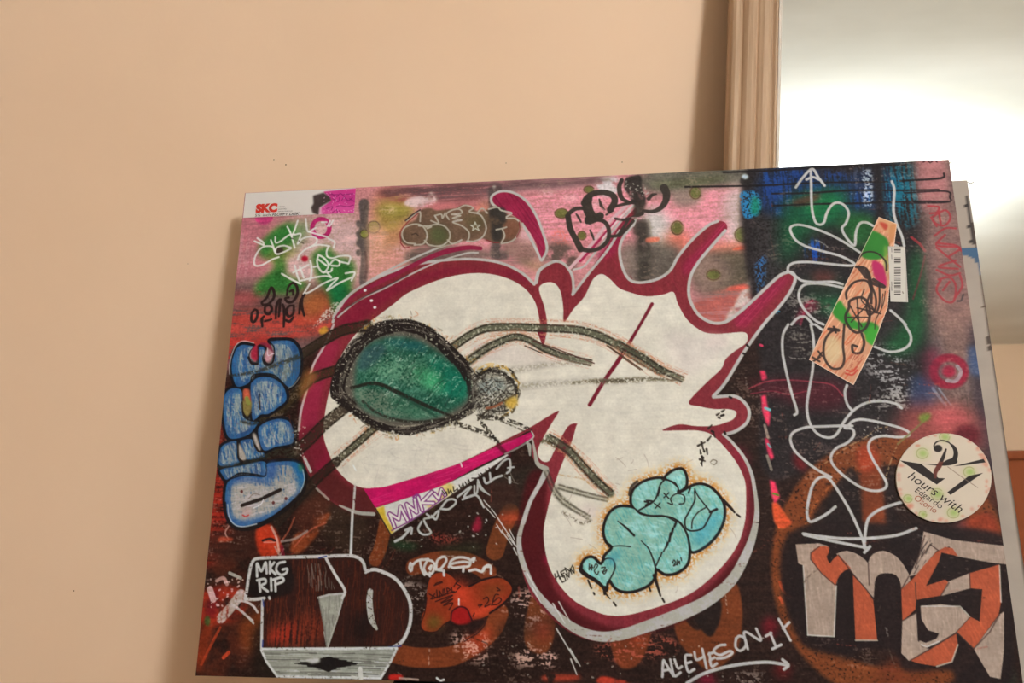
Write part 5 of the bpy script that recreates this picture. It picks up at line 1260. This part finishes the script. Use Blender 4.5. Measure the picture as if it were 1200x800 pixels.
# ------------------------------------------------------------------ second canvas behind
OFF2 = THICK + 0.0015
TH2 = 0.018
def hit_plane(px, off):
    R = np.array(cam.matrix_world)[:3, :3]
    d = R @ np.array([(px[0] - 600) / 1000, -(px[1] - 400) / 1000, -1.0])
    n = np.array(NB); p0 = np.array(TL) + n * off; o = np.array(CAM_LOC)
    t = ((p0 - o) @ n) / (d @ n)
    return o + d * t
tr2 = hit_plane((1133.5, 211), OFF2)
rel = tr2 - np.array(BL)
u_tr = float(rel @ np.array(DH)); z_tr = float(rel @ -np.array(DV))
W2 = 0.62
root2 = empty('pale_canvas', (0, 0, 0))
RAISE2 = 0.0046
root2.matrix_world = canvas_frame(BL + DH * (u_tr - W2) + NB * OFF2 - DV * RAISE2)
tag(root2, 'pale unfinished canvas with black and blue marks, tucked behind the graffiti canvas', 'painting')
H2 = z_tr - RAISE2
CHs = CH
class _F: pass
def face2():
    nx, ny = 30, 300
    x0_ = W2 - .1
    cols = np.zeros((ny + 1, nx + 1, 3)); n = fbm((ny + 1, nx + 1), 12, 12, 71, 4)
    cols[:] = np.array((166, 147, 130)); cols *= 1 + .1 * (n[..., None] - .5)
    X = x0_ + np.arange(nx + 1) / nx * .1; Z = np.arange(ny + 1) / ny * H2
    X, Zg = np.meshgrid(X, Z)
    d = W2 - X; t = (H2 - Zg)
    def mark(m, c): cols[m] = c
    wob = .002 * (n - .5) * 2
    mark((d < .0022 + wob) & (t > .055), (84, 66, 52))
    mark((np.abs(d - .006 + t * .035 + wob) < .0012) & (t > .018) & (t < .085), (66, 56, 50))
    for tz in (.034, .062, .082): mark(((d - .0045)**2 + (t - tz)**2) < .003**2, (60, 52, 48))
    mark((np.abs(t - .094 - (.015 - d) * .3) < .005 + .3 * np.maximum(0, .012 - d)) & (d < .02), (66, 92, 116))
    mark((t > .1) & (t < .125) & (d < .004 - (t - .1) * .08), (70, 90, 110))
    mark((d < .003 + wob) & (t > .20) & (t < .25), (78, 62, 52))
    return X, Zg, cols
X_, Z_, c2 = face2()
ny_, nx_ = X_.shape[0] - 1, X_.shape[1] - 1
me = bpy.data.meshes.new('canvas_face')
vv = np.stack([X_.ravel(), np.zeros(X_.size), Z_.ravel()], 1)
idx = np.arange(X_.size).reshape(X_.shape)
fs = np.stack([idx[:-1, :-1].ravel(), idx[:-1, 1:].ravel(), idx[1:, 1:].ravel(), idx[1:, :-1].ravel()], 1)
base_n = len(vv)
vv = np.vstack([vv, [(0, 0, 0), (W2 - .1, 0, 0), (W2 - .1, 0, H2), (0, 0, H2)]])
me.from_pydata(vv.tolist(), [], fs.tolist() + [(base_n, base_n + 1, base_n + 2, base_n + 3)])
at = me.color_attributes.new('paint', 'FLOAT_COLOR', 'POINT')
cc = np.ones((len(vv), 4), np.float32); cc[:base_n, :3] = albedo(c2.reshape(-1, 3)); cc[base_n:, :3] = albedo(np.array((166, 147, 130)))
at.data.foreach_set('color', cc.ravel())
link('canvas_face', me, root2, m_paint)
m_side2 = noise_mat('pale_canvas_edge', (160, 142, 124), (186, 168, 150), 30, 4, 0.8, 0.15)
bm = bmesh.new()
for lo, hi in (((0, .0005, 0), (W2, TH2, .002)), ((0, .0005, H2 - .002), (W2, TH2, H2)), ((0, .0005, .002), (.002, TH2, H2 - .002)), ((W2 - .002, .0005, .002), (W2, TH2, H2 - .002)), ((.002, .0005, .002), (W2 - .002, .0015, H2 - .002))):
    bm_box(bm, lo, hi)
me = bpy.data.meshes.new('canvas_edge'); bm.to_mesh(me); bm.free()
link('canvas_edge', me, root2, m_side2)
for lo, hi in (((.003, .004, .003), (W2 - .003, TH2 - .001, .04)), ((.003, .004, H2 - .04), (W2 - .003, TH2 - .001, H2 - .003)), ((.003, .004, .04), (.04, TH2 - .001, H2 - .04)), ((W2 - .04, .004, .04), (W2 - .003, TH2 - .001, H2 - .04))):
    box('stretcher_bar', lo, hi, m_stretch, root2)
thread('loose_thread', [(W2 - .003, .004, H2 - .003), (W2 + .002, .003, H2 - .001), (W2 + .005, .003, H2 - .003), (W2 + .009, .003, H2 - .001)], .0006, root2)

# ------------------------------------------------------------------ framed mirror leaning on the wall
LEAN, SIDE = math.radians(5.5), math.radians(4.9)
up_m = Vector((0, math.sin(LEAN), math.cos(LEAN)))
right_m = Vector((1, 0, 0))
back_m = Vector((0, math.cos(LEAN), -math.sin(LEAN)))
rm = Matrix.Rotation(SIDE, 3, back_m)
up_m = rm @ up_m; right_m = rm @ right_m
# front of the frame just behind the pale canvas's top edge
FR_D = 0.03
MW, MH = 0.70, 1.3
STILE = 0.0685
tb = BL + DH * (u_tr - .26) + NB * (OFF2 + TH2) - DV * z_tr     # a point of the pale canvas's top back edge, behind the stile
touch = Vector(tb)
# left edge of the frame as traced at mid height
def ray(px):
    R = np.array(cam.matrix_world)[:3, :3]
    return Vector(R @ np.array([(px[0] - 600) / 1000, -(px[1] - 400) / 1000, -1.0]))
d1 = ray((856.5, 98))
t_ = (touch - CAM_LOC).dot(back_m) / d1.dot(back_m)
left_pt = CAM_LOC + d1 * t_
zdrop = (left_pt.z - TABLE_Z) / up_m.z
org = left_pt - up_m * zdrop
# lowest corner (right) rests on the table top
low = org + right_m * MW
org = org + up_m * ((TABLE_Z + 0.0032 - low.z) / up_m.z)
mroot = empty('framed_mirror', (0, 0, 0))
mm = Matrix.Identity(4)
for i, ax in enumerate((right_m, back_m, up_m)):
    for r in range(3): mm[r][i] = ax[r]
for r in range(3): mm[r][3] = org[r]
mroot.matrix_world = mm
tag(mroot, 'large mirror in a moulded pale wood frame, leaning on the cream wall behind the canvases', 'mirror')
m_frame = noise_mat('limed_wood', (166, 134, 104), (196, 166, 136), 7, 8, 0.55, 0.3, 0.35, 30, (14, 14, 0.6))
# profile across the stile: (distance from outer edge, depth behind the front plane)
prof = [(0, .028), (0, .010), (.002, .006), (.006, .0035), (.011, .004), (.0145, .007), (.016, .0085), (.0175, .0065), (.022, .003), (.028, .0015), (.033, .003), (.0345, .0065), (.036, .0075), (.038, .005), (.043, .002), (.049, .0015), (.0535, .004), (.0555, .0085), (.057, .0085), (.060, .006), (.0625, .0065), (.0645, .010), (.0665, .012), (.0685, .0125), (.0685, .020)]
def rail(name, p0, p1, outward, mat):
    """moulding from p0 to p1 (2D in the mirror plane), mitred 45 degrees, outward = direction from glass to outer edge"""
    p0, p1, ow = np.array(p0, float), np.array(p1, float), np.array(outward, float)
    d = (p1 - p0) / np.hypot(*(p1 - p0))
    vs_, fs = [], []
    for end, s in ((p0, 1), (p1, -1)):
        for off, dep in prof:
            q = end - ow * off + d * s * off
            vs_.append((q[0], dep, q[1]))
    n = len(prof)
    for i in range(n - 1): fs.append((i, i + 1, n + i + 1, n + i))
    fs.append((0, n, 2*n - 1, n - 1))
    me = bpy.data.meshes.new(name); me.from_pydata(vs_, [], fs)
    bm = bmesh.new(); bm.from_mesh(me); bmesh.ops.recalc_face_normals(bm, faces=bm.faces[:]); bm.to_mesh(me); bm.free()
    return link(name, me, mroot, mat)
rail('frame_stile', (0, 0), (0, MH), (-1, 0), m_frame); rail('frame_stile', (MW, 0), (MW, MH), (1, 0), m_frame)
rail('frame_rail', (0, 0), (MW, 0), (0, -1), m_frame); rail('frame_rail', (0, MH), (MW, MH), (0, 1), m_frame)
m_lip = noise_mat('white_lip', (206, 196, 182), (222, 212, 198), 40, 4, 0.5, 0.3)
bm = bmesh.new(); s_ = .0645; w_ = .0038
bm_box(bm, (s_, .0085, s_), (s_ + w_, .0125, MH - s_)); bm_box(bm, (MW - s_ - w_, .0085, s_), (MW - s_, .0125, MH - s_))
bm_box(bm, (s_ + w_, .0085, s_), (MW - s_ - w_, .0125, s_ + w_)); bm_box(bm, (s_ + w_, .0085, MH - s_ - w_), (MW - s_ - w_, .0125, MH - s_))
me = bpy.data.meshes.new('inner_lip'); bm.to_mesh(me); bm.free(); link('inner_lip', me, mroot, m_lip)
m_gap = noise_mat('dark_rebate', (40, 34, 24), (56, 48, 34), 40, 3, 0.8, 0.1)
bm = bmesh.new(); s2 = .0600; w2 = .0045
bm_box(bm, (s2, .0130, s2), (s2 + w2, .0148, MH - s2)); bm_box(bm, (MW - s2 - w2, .0130, s2), (MW - s2, .0148, MH - s2))
bm_box(bm, (s2 + w2, .0130, s2), (MW - s2 - w2, .0148, s2 + w2)); bm_box(bm, (s2 + w2, .0130, MH - s2 - w2), (MW - s2 - w2, .0148, MH - s2))
me = bpy.data.meshes.new('glass_rebate'); bm.to_mesh(me); bm.free(); link('glass_rebate', me, mroot, m_frame)
m_mirror, nt, b = new_mat('silvered_glass', 0.015, 0.5)
b.inputs['Metallic'].default_value = 1.0
b.inputs['Base Color'].default_value = (0.90, 0.925, 0.90, 1)
tcn = nt.nodes.new('ShaderNodeTexCoord'); nn_ = nt.nodes.new('ShaderNodeTexNoise'); nn_.inputs['Scale'].default_value = 6; nn_.inputs['Detail'].default_value = 6
nt.links.new(tcn.outputs['Object'], nn_.inputs[0])
mrn = nt.nodes.new('ShaderNodeMapRange'); mrn.inputs['From Min'].default_value = .4; mrn.inputs['From Max'].default_value = .75; mrn.inputs['To Min'].default_value = .012; mrn.inputs['To Max'].default_value = .08
nt.links.new(nn_.outputs['Fac'], mrn.inputs[0]); nt.links.new(mrn.outputs[0], b.inputs['Roughness'])
box('mirror_glass', (.060, .0150, .060), (MW - .060, .0185, MH - .060), m_mirror, mroot)
box('back_board', (.010, .0195, .010), (MW - .010, .027, MH - .010), noise_mat('back_board_brown', (110, 82, 56), (130, 98, 70), 8, 4, 0.8, 0.1), mroot)

# ------------------------------------------------------------------ black table carrying it all
m_table = noise_mat('black_paint_spattered', (30, 25, 25), (46, 38, 36), 30, 6, 0.5, 0.3, 0.1, 80)
TX0, TX1, TY0, TY1 = -0.141, 1.32, 0.70, 1.185
troot = empty('black_table', ((TX0 + TX1) / 2, (TY0 + TY1) / 2, 0))
tag(troot, 'black paint-spattered table carrying the graffiti canvas', 'table')
def tb_(name, lo, hi, bev=0.0):
    c = troot.location
    return box(name, tuple(lo[i] - c[i] for i in range(3)), tuple(hi[i] - c[i] for i in range(3)), m_table, troot, bev)
tb_('table_top', (TX0, TY0, TABLE_Z - .03), (TX1, TY1, TABLE_Z), .002)
for x, y in ((TX0 + .03, TY0 + .03), (TX1 - .08, TY0 + .03), (TX0 + .03, TY1 - .08), (TX1 - .08, TY1 - .08)):
    tb_('leg', (x, y, 0), (x + .05, y + .05, TABLE_Z - .029))
tb_('apron', (TX0 + .05, TY0 + .045, TABLE_Z - .12), (TX1 - .05, TY0 + .065, TABLE_Z - .029)); tb_('apron', (TX0 + .05, TY1 - .065, TABLE_Z - .12), (TX1 - .05, TY1 - .045, TABLE_Z - .029))
tb_('apron', (TX0 + .045, TY0 + .065, TABLE_Z - .12), (TX0 + .065, TY1 - .065, TABLE_Z - .029)); tb_('apron', (TX1 - .065, TY0 + .065, TABLE_Z - .12), (TX1 - .045, TY1 - .065, TABLE_Z - .029))

# ------------------------------------------------------------------ wardrobe by the far wall (seen in the mirror) and the ceiling lamp
m_ward = noise_mat('reddish_wood', (140, 70, 38), (158, 84, 48), 4, 7, 0.45, 0.3, 0.1, 30, (10, 10, 0.7))
WX0, WX1, WYB, WYF, WH = 2.7, 4.5, Y0 + .01, Y0 + .56, 1.67
wroot = empty('wooden_wardrobe', ((WX0 + WX1) / 2, (WYB + WYF) / 2, 0))
tag(wroot, 'reddish brown wooden wardrobe reflected in the mirror', 'wardrobe')
def wd(name, lo, hi, parent=wroot, bev=0.003):
    c = wroot.location
    return box(name, tuple(lo[i] - c[i] for i in range(3)), tuple(hi[i] - c[i] for i in range(3)), m_ward, parent, bev)
wd('body', (WX0 + .03, WYB + .01, .08), (WX1 - .03, WYF - .02, WH - .06)); wd('plinth', (WX0 + .05, WYB + .03, 0), (WX1 - .05, WYF - .04, .082)); wd('cornice', (WX0, WYB, WH - .062), (WX1, WYF + .01, WH), bev=.008)
for k in range(3):
    w3 = (WX1 - WX0 - .08) / 3
    dd = wd('door', (WX0 + .04 + k*w3 + .004, WYF - .0215, .1), (WX0 + .04 + (k + 1)*w3 - .004, WYF - .002, WH - .075))
    kb = lathe('knob', [(.002, 0), (.008, .004), (.006, .012), (.014, .018), (.016, .026), (.010, .033), (.001, .035)], m_gap, dd, 16)
    kb.rotation_euler = (math.pi / 2, 0, 0); kb.location = (WX0 + .04 + (k + (.86 if k != 2 else .14)) * w3 - wroot.location.x, WYF - .002 - wroot.location.y, 1.0); kb.rotation_euler = (-math.pi / 2, 0, 0)

def ceiling_lamp(pos, radius, power, colour, label):
    lroot = empty('ceiling_lamp_offscreen', (pos[0], pos[1], ZC))
    tag(lroot, label, 'lamp')
    m_bulb = bpy.data.materials.new('frosted_globe'); m_bulb.use_nodes = True
    nt = m_bulb.node_tree; nt.nodes.clear()
    em = nt.nodes.new('ShaderNodeEmission'); em.inputs[0].default_value = (*colour, 1); em.inputs[1].default_value = power
    no = nt.nodes.new('ShaderNodeOutputMaterial'); nt.links.new(em.outputs[0], no.inputs[0])
    dz = pos[2] - ZC
    lathe('globe', [(radius * math.sin(a) + 1e-4, dz + radius * math.cos(a)) for a in np.linspace(0, math.pi, 17)], m_bulb, lroot, 24)
    top = radius
    lathe('lamp_rod', [(.006, dz + top), (.006, -.02)], m_gap, lroot, 12)
    lathe('ceiling_rose', [(.001, -.035), (.03, -.03), (.055, -.012), (.06, 0)], m_base, lroot, 24)
ceiling_lamp(LAMP_POS, LAMP_RADIUS, LAMP_POWER, LAMP_COLOUR, 'frosted globe lamp mounted close under the ceiling')

# nail holes in the cream wall
for px, r in (((86.5, 692), 1.3), ((321, 187), 1.0), ((335, 193), 1.3), ((220, 309), .7), ((729, 190), 1.0), ((593, 191), .9)):
    d = ray(px); t_ = (Y1 - CAM_LOC.y) / d.y; p = CAM_LOC + d * t_
    me = bpy.data.meshes.new('nail_hole')
    rr = r * .0008
    me.from_pydata([(p.x, Y1 - .0006, p.z)] + [(p.x + rr*math.cos(a), Y1 - .0002, p.z + rr*math.sin(a)) for a in np.linspace(0, 2*math.pi, 10, endpoint=False)], [], [(0, i + 1, (i + 1) % 10 + 1) for i in range(10)])
    link('nail_hole', me, wall_back, m_hole)
